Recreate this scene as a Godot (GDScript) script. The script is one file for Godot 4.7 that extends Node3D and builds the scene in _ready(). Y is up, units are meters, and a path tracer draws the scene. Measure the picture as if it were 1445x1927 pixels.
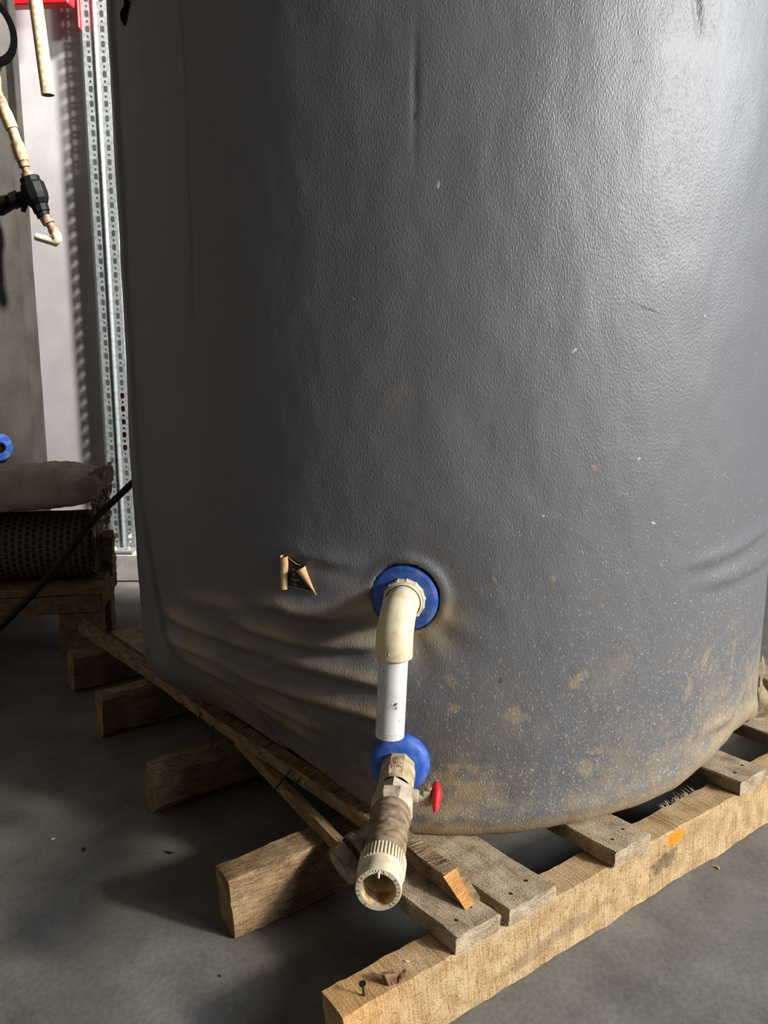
extends Node3D
# Warehouse corner: a big insulated tank standing on a wooden pallet, with its outlets; racks, sacks and a second tank behind.
# Metres, y up.  at(l, h, f): l to the right, h above the floor, f into the room.  uv(u, v, h): along / across the pallet.

const TANK_L := 0.14
const TANK_F := 1.883
const TANK_R := 0.667
const U := Vector3(0.79295, 0, -0.60929)   # along the pallet's stringers
const V := Vector3(-0.60929, 0, -0.79295)  # along its deck boards
var rng := RandomNumberGenerator.new()
var used := {}
var M := {}

func _ready():
	rng.seed = 77
	_view_and_light()
	_materials()
	_room()
	_pallet()
	_tank()
	_upper_outlet()
	_lower_outlet()
	_label()
	_batten()
	_background()
	_debris()

# ------------------------------------------------------------------ view and light
func _view_and_light():
	var cam := Camera3D.new()
	cam.name = "camera"
	cam.fov = 2.0 * rad_to_deg(atan(963.5 / 1600.0))
	cam.position = Vector3(0, 0.87, 0)
	cam.rotation_degrees = Vector3(-10.4, 0, 0)
	cam.near = 0.02
	add_child(cam)
	cam.current = true
	var we := WorldEnvironment.new()
	we.name = "world_environment"
	var e := Environment.new()
	e.background_mode = Environment.BG_COLOR
	e.background_color = Color(0.02, 0.02, 0.022)
	e.tonemap_mode = Environment.TONE_MAPPER_LINEAR
	e.tonemap_exposure = 1.0
	e.sdfgi_enabled = true
	e.ssao_enabled = true
	e.ssil_enabled = true
	we.environment = e
	add_child(we)
	# key: a floodlight high on the right wall
	flood("flood_lamp", Vector3(5.3, 2.75, 1.35), Vector3(0.1, 0.5, -1.25), 0.5, 0.5, 43.0, Color(1.0, 0.955, 0.885), "bright square floodlight on the right-hand wall facing the insulated tank")
	# broad pale panel light beside it: the wide sheen on the jacket
	flood("panel_lamp", Vector3(5.75, 3.0, 0.9), Vector3(0.4, 1.9, 0.9), 5.2, 1.4, 58.0, Color(0.90, 0.95, 1.0), "wide pale panel light high on the right-hand wall")
	# a small one above and behind the tank, on the board with the rack post
	flood("spot_lamp", Vector3(1.25, 3.3, -2.05), Vector3(-1.12, 1.4, -3.36), 0.3, 0.3, 44.0, Color(1.0, 0.975, 0.96), "small floodlight hung behind the tank and aimed at the white board", 27.0)

func flood(called, from: Vector3, to: Vector3, w: float, h: float, energy: float, col: Color, label: String, spot := 0.0):
	var o = thing(called, label, "lamp", from)
	o.look_at_from_position(from, to, Vector3.UP)
	var st = mb()
	add_box(st, Vector3(0, 0, 0.06), Vector3(w + 0.05, h + 0.05, 0.08), 0.01)
	obj("housing", st, M_plain(Color(0.12, 0.12, 0.12), 0.6), o)
	var s2 = mb()
	add_box(s2, Vector3(0, 0, 0.012), Vector3(w, h, 0.012), 0.002)
	var em := StandardMaterial3D.new()
	em.albedo_color = Color(0.9, 0.9, 0.88)
	em.emission_enabled = true
	em.emission = col
	em.emission_energy_multiplier = 0.6
	obj("lamp_panel", s2, em, o)
	var s3 = mb()
	add_tube(s3, [Vector3(0, 0, 0.1), Vector3(0, 0.0, 0.25), Vector3(0, h * 0.5, 0.35)], [0.015, 0.015, 0.015], 8)
	obj("bracket", s3, M_plain(Color(0.2, 0.2, 0.2), 0.5), o)
	if spot > 0.0:
		var l := SpotLight3D.new()
		l.name = "lamp_light"
		l.light_energy = energy
		l.light_color = col
		l.spot_angle = spot
		l.spot_angle_attenuation = 0.6
		l.spot_range = 20.0
		l.spot_attenuation = 2.0
		l.light_size = 0.15
		l.shadow_enabled = true
		l.position = Vector3(0, 0, -0.02)
		o.add_child(l, true)
	else:
		var l := AreaLight3D.new()
		l.name = "lamp_light"
		l.area_size = Vector2(w, h)
		l.light_energy = energy
		l.light_color = col
		l.area_range = 30.0
		l.area_attenuation = 2.0
		l.shadow_enabled = true
		l.position = Vector3(0, 0, -0.02)
		o.add_child(l, true)

# ------------------------------------------------------------------ small helpers
func at(l: float, h: float, f: float) -> Vector3:
	return Vector3(l, h, -f)

func uv(u: float, v: float, h: float) -> Vector3:
	return U * u + V * v + Vector3(0, h, 0)

func numbered(called: String) -> String:
	if not used.has(called):
		used[called] = 0
		return called
	used[called] += 1
	return "%s_%03d" % [called, used[called]]

func tag(o: Node, label := "", category := "", group := "", kind := ""):
	if label: o.set_meta("label", label)
	if category: o.set_meta("category", category)
	if group: o.set_meta("group", group)
	if kind: o.set_meta("kind", kind)
	return o

func thing(called: String, label: String, category: String, where := Vector3.ZERO, group := "") -> Node3D:
	var o := Node3D.new()
	o.name = numbered(called)
	o.position = where
	add_child(o)
	tag(o, label, category, group)
	return o

func mb() -> SurfaceTool:
	var st := SurfaceTool.new()
	st.begin(Mesh.PRIMITIVE_TRIANGLES)
	return st

var part_count := {}
func commit(called: String, mesh: Mesh, m: Material, parent: Node = self) -> MeshInstance3D:
	var o := MeshInstance3D.new()
	if parent == self:
		o.name = numbered(called)
	else:
		var key := str(parent.get_instance_id()) + called
		var n: int = part_count.get(key, 0)
		part_count[key] = n + 1
		o.name = called if n == 0 else "%s_%03d" % [called, n]
	o.mesh = mesh
	o.material_override = m
	parent.add_child(o, true)
	return o

func obj(called: String, st: SurfaceTool, m: Material, parent: Node = self) -> MeshInstance3D:
	st.generate_normals()
	return commit(called, st.commit(), m, parent)

func M_plain(c: Color, rough := 0.7, metal := 0.0) -> StandardMaterial3D:
	var m := StandardMaterial3D.new()
	m.albedo_color = c
	m.roughness = rough
	m.metallic = metal
	return m

# a, b, c, d counter-clockwise seen from outside
func quad(st: SurfaceTool, a: Vector3, b: Vector3, c: Vector3, d: Vector3, ua := Vector2(), ub := Vector2(), uc := Vector2(), ud := Vector2()):
	for k in [[a, ua], [c, uc], [b, ub], [a, ua], [d, ud], [c, uc]]:
		st.set_uv(k[1])
		st.add_vertex(k[0])

func tri(st: SurfaceTool, a: Vector3, b: Vector3, c: Vector3, ua := Vector2(), ub := Vector2(), uc := Vector2()):
	for k in [[a, ua], [c, uc], [b, ub]]:
		st.set_uv(k[1])
		st.add_vertex(k[0])

# chamfered box
func add_box(st: SurfaceTool, c: Vector3, s: Vector3, ch := 0.002, basis := Basis()):
	var h := s * 0.5
	var i := h - Vector3(ch, ch, ch)
	st.set_smooth_group(-1)
	var p = func(x, y, z): return c + basis * Vector3(x, y, z)
	for sx in [-1, 1]:
		var f := [p.call(sx * h.x, -i.y, -i.z), p.call(sx * h.x, i.y, -i.z), p.call(sx * h.x, i.y, i.z), p.call(sx * h.x, -i.y, i.z)]
		if sx < 0: f.reverse()
		quad(st, f[0], f[1], f[2], f[3], Vector2(-i.z, -i.y), Vector2(-i.z, i.y), Vector2(i.z, i.y), Vector2(i.z, -i.y))
		f = [p.call(-i.x, sx * h.y, -i.z), p.call(-i.x, sx * h.y, i.z), p.call(i.x, sx * h.y, i.z), p.call(i.x, sx * h.y, -i.z)]
		if sx < 0: f.reverse()
		quad(st, f[0], f[1], f[2], f[3], Vector2(-i.x, -i.z), Vector2(-i.x, i.z), Vector2(i.x, i.z), Vector2(i.x, -i.z))
		f = [p.call(-i.x, -i.y, sx * h.z), p.call(i.x, -i.y, sx * h.z), p.call(i.x, i.y, sx * h.z), p.call(-i.x, i.y, sx * h.z)]
		if sx < 0: f.reverse()
		quad(st, f[0], f[1], f[2], f[3], Vector2(-i.x, -i.y), Vector2(i.x, -i.y), Vector2(i.x, i.y), Vector2(-i.x, i.y))
	for sx in [-1, 1]:
		for sy in [-1, 1]:
			var e1 := [p.call(sx * h.x, sy * i.y, -i.z), p.call(sx * h.x, sy * i.y, i.z), p.call(sx * i.x, sy * h.y, i.z), p.call(sx * i.x, sy * h.y, -i.z)]
			if sx * sy > 0: e1.reverse()
			quad(st, e1[0], e1[1], e1[2], e1[3])
			var e2 := [p.call(sx * h.x, -i.y, sy * i.z), p.call(sx * h.x, i.y, sy * i.z), p.call(sx * i.x, i.y, sy * h.z), p.call(sx * i.x, -i.y, sy * h.z)]
			if sx * sy < 0: e2.reverse()
			quad(st, e2[0], e2[1], e2[2], e2[3])
			var e3 := [p.call(-i.x, sx * h.y, sy * i.z), p.call(i.x, sx * h.y, sy * i.z), p.call(i.x, sx * i.y, sy * h.z), p.call(-i.x, sx * i.y, sy * h.z)]
			if sx * sy > 0: e3.reverse()
			quad(st, e3[0], e3[1], e3[2], e3[3])
			for sz in [-1, 1]:
				var t := [p.call(sx * h.x, sy * i.y, sz * i.z), p.call(sx * i.x, sy * h.y, sz * i.z), p.call(sx * i.x, sy * i.y, sz * h.z)]
				if sx * sy * sz < 0: t.reverse()
				tri(st, t[0], t[1], t[2])

func frame(axis: Vector3) -> Basis:
	var z := axis.normalized()
	var x := Vector3.UP.cross(z)
	if x.length() < 0.01: x = Vector3.RIGHT
	x = x.normalized()
	return Basis(x, z.cross(x), z)

# turned shape: prof = [[s along axis, radius], ...]; facet > 0 makes that many flat sides
func add_lathe(st: SurfaceTool, o: Vector3, axis: Vector3, prof: Array, segs := 40, facet := 0, turn := 0.0, smooth_along := false):
	var b := frame(axis)
	var n := facet if facet > 0 else segs
	var rings := []
	for p in prof:
		var r := []
		for k in n + 1:
			var a := TAU * k / n + turn
			r.append(o + b.z * p[0] + (b.x * cos(a) + b.y * sin(a)) * p[1])
		rings.append(r)
	for i in prof.size() - 1:
		st.set_smooth_group(-1 if facet > 0 else (1 if smooth_along else 10 + i))
		for k in n:
			quad(st, rings[i][k], rings[i][k + 1], rings[i + 1][k + 1], rings[i + 1][k],
				Vector2(k * TAU / n * 0.03, prof[i][0]), Vector2((k + 1) * TAU / n * 0.03, prof[i][0]), Vector2((k + 1) * TAU / n * 0.03, prof[i + 1][0]), Vector2(k * TAU / n * 0.03, prof[i + 1][0]))

# round bar along a path
func add_tube(st: SurfaceTool, pts: Array, radii: Array, segs := 16, caps := true):
	var rings := []
	var x := Vector3.ZERO
	for i in pts.size():
		var d: Vector3 = (pts[mini(i + 1, pts.size() - 1)] - pts[maxi(i - 1, 0)]).normalized()
		if i == 0:
			x = frame(d).x
		x = (x - d * x.dot(d)).normalized()
		var y := d.cross(x)
		var r := []
		for k in segs + 1:
			var a := TAU * k / segs
			r.append(pts[i] + (x * cos(a) + y * sin(a)) * radii[i])
		rings.append(r)
	st.set_smooth_group(1)
	var run := 0.0
	for i in pts.size() - 1:
		var l: float = (pts[i + 1] - pts[i]).length()
		for k in segs:
			quad(st, rings[i][k], rings[i][k + 1], rings[i + 1][k + 1], rings[i + 1][k], Vector2(k * 0.1 / segs, run), Vector2((k + 1) * 0.1 / segs, run), Vector2((k + 1) * 0.1 / segs, run + l), Vector2(k * 0.1 / segs, run + l))
		run += l
	if caps:
		st.set_smooth_group(-1)
		for k in segs:
			tri(st, pts[0], rings[0][k + 1], rings[0][k])
			tri(st, pts[-1], rings[-1][k], rings[-1][k + 1])

# grid surface from a function of (i, j); counter-clockwise (i right, j up) seen from outside
func grid(nu: int, nv: int, fn: Callable, uvf: Callable, uv2f = null, wrap := false) -> ArrayMesh:
	var P := PackedVector3Array()
	var T := PackedVector2Array()
	var T2 := PackedVector2Array()
	for j in nv:
		for i in nu:
			P.append(fn.call(i, j))
			T.append(uvf.call(i, j))
			if uv2f != null: T2.append(uv2f.call(i, j))
	var N := PackedVector3Array()
	N.resize(P.size())
	for j in nv:
		for i in nu:
			var il := i - 1 if i > 0 else (nu - 2 if wrap else 0)
			var ir := i + 1 if i < nu - 1 else (1 if wrap else nu - 1)
			var du := P[j * nu + ir] - P[j * nu + il]
			var dv := P[mini(j + 1, nv - 1) * nu + i] - P[maxi(j - 1, 0) * nu + i]
			var n := du.cross(dv)
			N[j * nu + i] = n.normalized() if n.length() > 1e-12 else Vector3.UP
	var I := PackedInt32Array()
	for j in nv - 1:
		for i in nu - 1:
			var a := j * nu + i
			for k in [a, a + nu + 1, a + 1, a, a + nu, a + nu + 1]: I.append(k)
	var arr := []
	arr.resize(Mesh.ARRAY_MAX)
	arr[Mesh.ARRAY_VERTEX] = P
	arr[Mesh.ARRAY_NORMAL] = N
	arr[Mesh.ARRAY_TEX_UV] = T
	if uv2f != null: arr[Mesh.ARRAY_TEX_UV2] = T2
	arr[Mesh.ARRAY_INDEX] = I
	var m := ArrayMesh.new()
	m.add_surface_from_arrays(Mesh.PRIMITIVE_TRIANGLES, arr)
	return m

# rough-sawn piece of wood.  o: corner at the start; l, w, t: its edges.  cuts: shift of the two ends as slopes over w and t
func plank(called: String, o: Vector3, l: Vector3, w: Vector3, t: Vector3, m: Material, parent: Node, rough := 0.0012, seed := 1, opt := {}):
	var nz := FastNoiseLite.new()
	nz.seed = seed
	nz.frequency = 1.0
	var L := l.length(); var W := w.length(); var T := t.length()
	var dl := l / L; var dw := w / W; var dt := t / T
	if dl.cross(dw).dot(dt) < 0:   # keep right-handed
		o += w; w = -w; dw = -dw
	var c: float = opt.get("chamfer", 0.0025)
	var sec := []   # perimeter, counter-clockwise seen along -l
	var kw: int = maxi(2, int(W / 0.012)); var kt: int = maxi(2, int(T / 0.012))
	for k in kw + 1: sec.append(Vector2(c + (W - 2 * c) * k / kw, 0))
	for k in kt + 1: sec.append(Vector2(W, c + (T - 2 * c) * k / kt))
	for k in kw + 1: sec.append(Vector2(W - c - (W - 2 * c) * k / kw, T))
	for k in kt + 1: sec.append(Vector2(0, T - c - (T - 2 * c) * k / kt))
	var n: int = maxi(2, int(L / opt.get("step", 0.012)))
	var s0: Vector2 = opt.get("end0", Vector2.ZERO)
	var s1: Vector2 = opt.get("end1", Vector2.ZERO)
	var jag: float = opt.get("jag", 0.0015)
	var bow: float = opt.get("bow", 0.0)
	var warp = opt.get("warp")
	var off := Vector2(seed * 0.137, seed * 0.071)
	var rings := []
	for i in n + 1:
		var r := []
		var f := float(i) / n
		for q in sec:
			var a: float = lerpf(s0.x * q.x + s0.y * q.y, L + s1.x * q.x + s1.y * q.y, f)
			if i == 0: a += nz.get_noise_2d(q.x * 160, q.y * 160) * jag
			if i == n: a += nz.get_noise_2d(q.x * 160 + 50, q.y * 160) * float(opt.get("jag1", jag))
			var d := Vector2(nz.get_noise_3d(a * 30, q.x * 70, q.y * 70), nz.get_noise_3d(a * 30 + 40, q.x * 70, q.y * 70)) * rough
			d += Vector2(nz.get_noise_3d(a * 6, q.x * 8, 9), nz.get_noise_3d(a * 6, 7, q.y * 8)) * rough * 1.5
			var p: Vector3 = o + dl * a + dw * (q.x + d.x) + dt * (q.y + d.y + bow * sin(PI * f))
			if warp != null: p = warp.call(p, a, q)
			r.append(p)
		rings.append(r)
	var k_n := sec.size()
	var per := [0.0]
	for k in k_n: per.append(per[-1] + (sec[(k + 1) % k_n] - sec[k]).length())
	var st = mb()
	st.set_smooth_group(-1 if opt.get("flat", false) else 1)
	var st2 = mb()
	# faces keep their own smooth groups so that the edges stay crisp
	for k in k_n:
		var side := 2
		if k < kw: side = 3
		elif k > kw and k <= kw + kt: side = 4
		elif k > kw + kt + 1 and k <= 2 * kw + kt + 1: side = 5
		elif k > 2 * kw + kt + 2 and k < k_n - 1: side = 6
		var to: SurfaceTool = st2 if (side == 5 and opt.has("top")) else st
		to.set_smooth_group(side)
		var k2 := (k + 1) % k_n
		for i in n:
			var f0 := L * i / n
			var f1 := L * (i + 1) / n
			for e in [[i, k, f0, per[k]], [i + 1, k2, f1, per[k + 1]], [i, k2, f0, per[k + 1]], [i, k, f0, per[k]], [i + 1, k, f1, per[k]], [i + 1, k2, f1, per[k + 1]]]:
				var q: Vector2 = sec[e[1]]
				to.set_uv(Vector2(e[2], e[3]) + off)
				to.set_uv2(Vector2(e[2] / L, q.y / T * 0.96 + 0.02 if (side == opt.get("mark", 99)) else 0.001))
				to.add_vertex(rings[e[0]][e[1]])
	st.set_smooth_group(8)
	var c0 := Vector3.ZERO; var c1 := Vector3.ZERO
	for k in k_n:
		c0 += rings[0][k] / k_n; c1 += rings[n][k] / k_n
	var eo := off + Vector2(0.31, 0.2)
	for k in k_n:
		var k2 := (k + 1) % k_n
		st.set_uv2(Vector2(0, 0.001))
		tri(st, c0, rings[0][k2], rings[0][k], eo + Vector2(W, T) * 0.5, eo + sec[k2], eo + sec[k])
		tri(st, c1, rings[n][k], rings[n][k2], eo + Vector2(W, T) * 0.5, eo + sec[k], eo + sec[k2])
	var made := obj(called, st, m, parent)
	if opt.has("top"):
		obj("sawn_top", st2, opt.top, made)
	return made

# ------------------------------------------------------------------ textures and materials
func noise_img(w: int, h: int, freq: float, seed: int, kind := 0, oct := 4) -> Image:
	var n := FastNoiseLite.new()
	n.seed = seed
	n.frequency = freq
	if kind == 0:
		n.noise_type = FastNoiseLite.TYPE_SIMPLEX_SMOOTH
		n.fractal_octaves = oct
	elif kind == 1:
		n.noise_type = FastNoiseLite.TYPE_CELLULAR
		n.cellular_return_type = FastNoiseLite.RETURN_DISTANCE2_SUB
		n.fractal_type = FastNoiseLite.FRACTAL_NONE
		n.domain_warp_enabled = true
		n.domain_warp_amplitude = 6.0
		n.domain_warp_frequency = 0.03
	elif kind == 2:
		n.noise_type = FastNoiseLite.TYPE_SIMPLEX
		n.fractal_type = FastNoiseLite.FRACTAL_RIDGED
		n.fractal_octaves = oct
	return n.get_seamless_image(w, h, false, false, 0.15, true)

func stretched(w: int, h: int, sx: int, freq: float, seed: int, kind := 0, oct := 4) -> Image:
	var im := noise_img(w / sx, h, freq, seed, kind, oct)
	im.resize(w, h, Image.INTERPOLATE_CUBIC)
	return im

func ramp(v: float, stops: Array) -> Color:
	for i in stops.size() - 1:
		if v <= stops[i + 1][0]:
			return (stops[i][1] as Color).lerp(stops[i + 1][1], clampf((v - stops[i][0]) / (stops[i + 1][0] - stops[i][0]), 0, 1))
	return stops[-1][1]

# mixes grey images by weights and colours the sum
func coloured(ims: Array, weights: Array, stops: Array, gain := 1.0) -> ImageTexture:
	var w: int = ims[0].get_width(); var h: int = ims[0].get_height()
	var data := []
	for im in ims:
		im.convert(Image.FORMAT_L8)
		data.append(im.get_data())
	var lut := []
	for k in 256: lut.append(ramp(k / 255.0, stops))
	var out := PackedByteArray()
	out.resize(w * h * 3)
	var tot := 0.0
	for x in weights: tot += x
	for p in w * h:
		var v := 0.0
		for k in data.size(): v += data[k][p] * weights[k]
		v = ((v / tot / 255.0 - 0.5) * gain + 0.5) * 255.0
		var c: Color = lut[clampi(int(v), 0, 255)]
		out[p * 3] = int(c.r * 255); out[p * 3 + 1] = int(c.g * 255); out[p * 3 + 2] = int(c.b * 255)
	return ImageTexture.create_from_image(Image.create_from_data(w, h, false, Image.FORMAT_RGB8, out))

func grey(ims: Array, weights: Array, gain := 1.0) -> ImageTexture:
	return coloured(ims, weights, [[0.0, Color.BLACK], [1.0, Color.WHITE]], gain)

func wood(seed: int, dark: Color, mid: Color, light: Color, grain := 1.0, sawn := 0.3, rough := 0.85, relief := 0.06) -> StandardMaterial3D:
	var a := stretched(512, 512, 16, 0.16, seed, 0, 3)
	var b := stretched(512, 512, 4, 0.16, seed + 1, 0, 3)
	var c := noise_img(512, 512, 0.014, seed + 2)
	var s := noise_img(512, 512, 0.22, seed + 3, 0, 2)
	var saw := stretched(512, 512, 16, 0.17, seed + 4, 0, 3)
	saw.rotate_90(CLOCKWISE)
	var m := StandardMaterial3D.new()
	m.albedo_texture = coloured([a, b, c, s, saw], [1.0 * grain, 0.7 * minf(1.0, grain * 1.5), 0.7, 1.0, sawn], [[0.0, dark], [0.2, dark], [0.5, mid], [0.8, light], [1.0, light]], 1.5)
	m.heightmap_enabled = true
	m.heightmap_texture = grey([a, b, s, saw], [1.0 * grain, minf(1.0, grain * 1.5), 1.2, sawn * 2.0], 1.6)
	m.heightmap_scale = relief
	m.roughness = rough
	m.metallic_specular = 0.25
	m.uv1_scale = Vector3(2.6, 2.6, 1)
	return m

func mottled(seed: int, freq: float, stops: Array, rough: float, scale: float, relief := 0.0, gain := 1.6, size := 512) -> StandardMaterial3D:
	var a := noise_img(size, size, freq, seed, 0, 5)
	var b := noise_img(size, size, freq * 12.0, seed + 1, 0, 3)
	var m := StandardMaterial3D.new()
	m.albedo_texture = coloured([a, b], [1.0, 0.55], stops, gain)
	m.uv1_triplanar = true
	m.uv1_scale = Vector3.ONE * scale
	m.roughness = rough
	m.metallic_specular = 0.35
	if relief > 0.0:
		m.heightmap_enabled = true
		m.heightmap_texture = grey([a, b], [0.6, 1.0], 1.4)
		m.heightmap_scale = relief
	return m

func _materials():
	M.beam = wood(11, Color8(138, 107, 70), Color8(177, 149, 111), Color8(198, 175, 138), 0.12, 0.6, 0.9, 0.06)
	M.deck = wood(21, Color8(112, 96, 76), Color8(164, 146, 121), Color8(194, 177, 151), 0.3, 0.12, 0.95, 0.06)
	M.weathered = wood(31, Color8(66, 52, 40), Color8(138, 116, 90), Color8(182, 158, 126), 0.2, 1.2, 0.95, 0.14)
	M.brown = wood(41, Color8(92, 72, 52), Color8(142, 116, 86), Color8(174, 148, 114), 0.8, 0.2, 0.92, 0.07)
	M.rust_wood = wood(55, Color8(64, 44, 32), Color8(122, 92, 68), Color8(170, 140, 110), 1.4, 0.1, 0.9, 0.1)
	M.fresh = wood(51, Color8(150, 100, 54), Color8(190, 138, 82), Color8(212, 164, 108), 1.2, 0.1, 0.9, 0.06)
	M.cream = mottled(61, 0.012, [[0.0, Color8(168, 144, 108)], [0.26, Color8(202, 184, 150)], [0.5, Color8(220, 206, 176)], [1.0, Color8(232, 222, 198)]], 0.5, 6.0, 0.02, 1.25)
	M.dusty_cream = mottled(63, 0.014, [[0.0, Color8(112, 90, 62)], [0.38, Color8(158, 136, 104)], [0.55, Color8(186, 166, 134)], [1.0, Color8(212, 196, 166)]], 0.8, 6.0, 0.05, 1.3)
	M.white_pipe = mottled(65, 0.01, [[0.0, Color8(150, 142, 130)], [0.25, Color8(200, 196, 190)], [0.45, Color8(214, 213, 211)], [1.0, Color8(220, 220, 219)]], 0.35, 5.0, 0.0, 1.5)
	M.rusty = mottled(67, 0.016, [[0.0, Color8(72, 46, 32)], [0.36, Color8(112, 86, 64)], [0.52, Color8(142, 124, 102)], [0.75, Color8(168, 150, 124)], [1.0, Color8(176, 158, 132)]], 0.55, 7.0, 0.04, 0.9)
	M.rust = mottled(68, 0.02, [[0.0, Color8(36, 18, 12)], [0.45, Color8(84, 48, 28)], [1.0, Color8(138, 92, 56)]], 0.85, 8.0, 0.08, 1.7)
	M.nickel = mottled(69, 0.014, [[0.0, Color8(120, 104, 80)], [0.45, Color8(176, 162, 138)], [1.0, Color8(206, 196, 178)]], 0.5, 6.0, 0.03, 1.6)
	M.blue = mottled(71, 0.013, [[0.0, Color8(44, 74, 152)], [0.5, Color8(56, 96, 190)], [0.68, Color8(78, 114, 194)], [0.82, Color8(120, 124, 150)], [1.0, Color8(150, 130, 120)]], 0.45, 7.0, 0.02, 1.35)
	M.red = mottled(73, 0.02, [[0.0, Color8(150, 20, 22)], [0.5, Color8(206, 34, 38)], [1.0, Color8(226, 96, 88)]], 0.55, 9.0, 0.04, 1.4)
	M.galv = mottled(75, 0.02, [[0.0, Color8(112, 118, 118)], [0.5, Color8(142, 149, 149)], [1.0, Color8(164, 170, 168)]], 0.5, 5.0, 0.0, 1.4)
	M.galv.metallic = 0.25
	M.floor = mottled(81, 0.006, [[0.0, Color8(86, 83, 79)], [0.42, Color8(108, 105, 100)], [0.58, Color8(116, 113, 108)], [1.0, Color8(138, 134, 128)]], 0.7, 1.0, 0.05, 0.9, 1024)
	M.floor.uv1_world_triplanar = true
	M.wall = mottled(83, 0.008, [[0.0, Color8(54, 53, 51)], [1.0, Color8(72, 70, 68)]], 0.9, 0.5)
	M.wall.uv1_world_triplanar = true
	M.white_board = mottled(85, 0.008, [[0.0, Color8(166, 162, 161)], [1.0, Color8(182, 178, 177)]], 0.4, 1.2, 0.0, 1.3)
	M.black = M_plain(Color8(15, 15, 16), 0.6)
	M.black.metallic_specular = 0.3
	M.matt_black = M_plain(Color8(5, 5, 5), 0.9)
	M.matt_black.metallic_specular = 0.1
	M.hose = M_plain(Color8(30, 28, 26), 0.6)
	M.tank2 = mottled(87, 0.008, [[0.0, Color8(49, 46, 41)], [0.5, Color8(61, 58, 52)], [1.0, Color8(72, 68, 62)]], 0.55, 1.5, 0.0, 1.4)
	M.paper = mottled(89, 0.02, [[0.0, Color8(176, 132, 84)], [0.5, Color8(214, 176, 126)], [1.0, Color8(232, 200, 152)]], 0.8, 12.0, 0.02, 1.5)
	M.print_black = M_plain(Color8(14, 13, 13), 0.4)
	M.print_grey = M_plain(Color8(176, 172, 166), 0.7)
	M.steel_dark = M_plain(Color8(70, 62, 56), 0.5, 0.7)
	M.sack = mottled(91, 0.01, [[0.0, Color8(160, 142, 126)], [0.45, Color8(196, 178, 162)], [1.0, Color8(208, 192, 176)]], 0.8, 2.5, 0.05, 1.5)
	M.plastic = M_plain(Color8(186, 170, 150), 0.3)
	# woven net: a grid of knots
	var net := Image.create(64, 64, false, Image.FORMAT_L8)
	for y in 64:
		for x in 64:
			var hole := Vector2(fmod(x + (16.0 if (y / 32) % 2 == 1 else 0.0), 32.0) - 16.0, fmod(float(y), 32.0) - 16.0)
			var v: float = clampf((maxf(absf(hole.x) / 11.0, absf(hole.y) / 8.0) - 0.85) * 4.0, 0, 1)
			net.set_pixel(x, y, Color(v, v, v))
	M.net = StandardMaterial3D.new()
	var netc := Image.create(64, 64, false, Image.FORMAT_RGB8)
	for y in 64:
		for x in 64: netc.set_pixel(x, y, Color8(10, 9, 9).lerp(Color8(92, 82, 76), net.get_pixel(x, y).r))
	M.net.albedo_texture = ImageTexture.create_from_image(netc)
	M.net.heightmap_enabled = true
	M.net.heightmap_texture = ImageTexture.create_from_image(net)
	M.net.heightmap_scale = 0.25
	M.net.roughness = 0.6
	M.net.uv1_scale = Vector3(26, 26, 1)
	# jacket of the tank: embossed imitation leather, dirt laid over it on the second UVs
	var cell := noise_img(1024, 1024, 0.075, 95, 1)
	var wav := noise_img(1024, 1024, 0.055, 96, 0, 3)
	var fine := noise_img(1024, 1024, 0.2, 97, 0, 2)
	var J := StandardMaterial3D.new()
	J.albedo_color = Color8(95, 96, 101)
	J.roughness = 0.48
	J.metallic_specular = 0.5
	J.heightmap_enabled = true
	J.heightmap_texture = grey([cell, wav, fine], [1.0, 1.0, 0.3], 1.4)
	J.heightmap_scale = 0.055
	J.uv1_scale = Vector3(1.0 / 0.23, 1.0 / 0.5, 1)
	J.detail_enabled = true
	J.detail_blend_mode = BaseMaterial3D.BLEND_MODE_MIX
	J.detail_uv_layer = BaseMaterial3D.DETAIL_UV_2
	J.detail_albedo = _dirt()
	M.jacket = J
	M.jacket_plain = M_plain(Color8(64, 63, 64), 0.6)
	M.dusty_jacket = mottled(99, 0.015, [[0.0, Color8(96, 84, 66)], [1.0, Color8(176, 158, 126)]], 0.85, 6.0, 0.04)

# ------------------------------------------------------------------ room
func slab(called: String, c: Vector3, s: Vector3, m: Material):
	var st = mb()
	add_box(st, c, s, 0.004)
	return tag(obj(called, st, m), "", "", "", "structure")

func _room():
	tag(slab("floor", Vector3(1.7, -0.1, 0.65), Vector3(9.4, 0.2, 9.5), M.floor), "bare grey concrete floor with dust and fine cracks", "floor")
	tag(slab("wall_back", Vector3(1.7, 2.1, -3.82), Vector3(9.4, 4.4, 0.2), M.wall), "plain grey wall far behind the tank", "wall")
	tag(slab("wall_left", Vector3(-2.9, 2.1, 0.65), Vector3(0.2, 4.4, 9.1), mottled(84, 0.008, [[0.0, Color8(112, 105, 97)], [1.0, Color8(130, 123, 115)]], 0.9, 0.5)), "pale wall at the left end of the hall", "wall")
	tag(slab("wall_right", Vector3(6.3, 2.1, 0.65), Vector3(0.2, 4.4, 9.1), M.wall), "grey wall at the right end of the hall", "wall")
	tag(slab("wall_front", Vector3(1.7, 2.1, 5.3), Vector3(9.4, 4.4, 0.2), M.wall), "grey wall behind the photographer", "wall")
	tag(slab("ceiling", Vector3(1.7, 4.35, 0.65), Vector3(9.4, 0.2, 9.5), M.wall), "grey ceiling of the hall", "ceiling")

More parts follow.
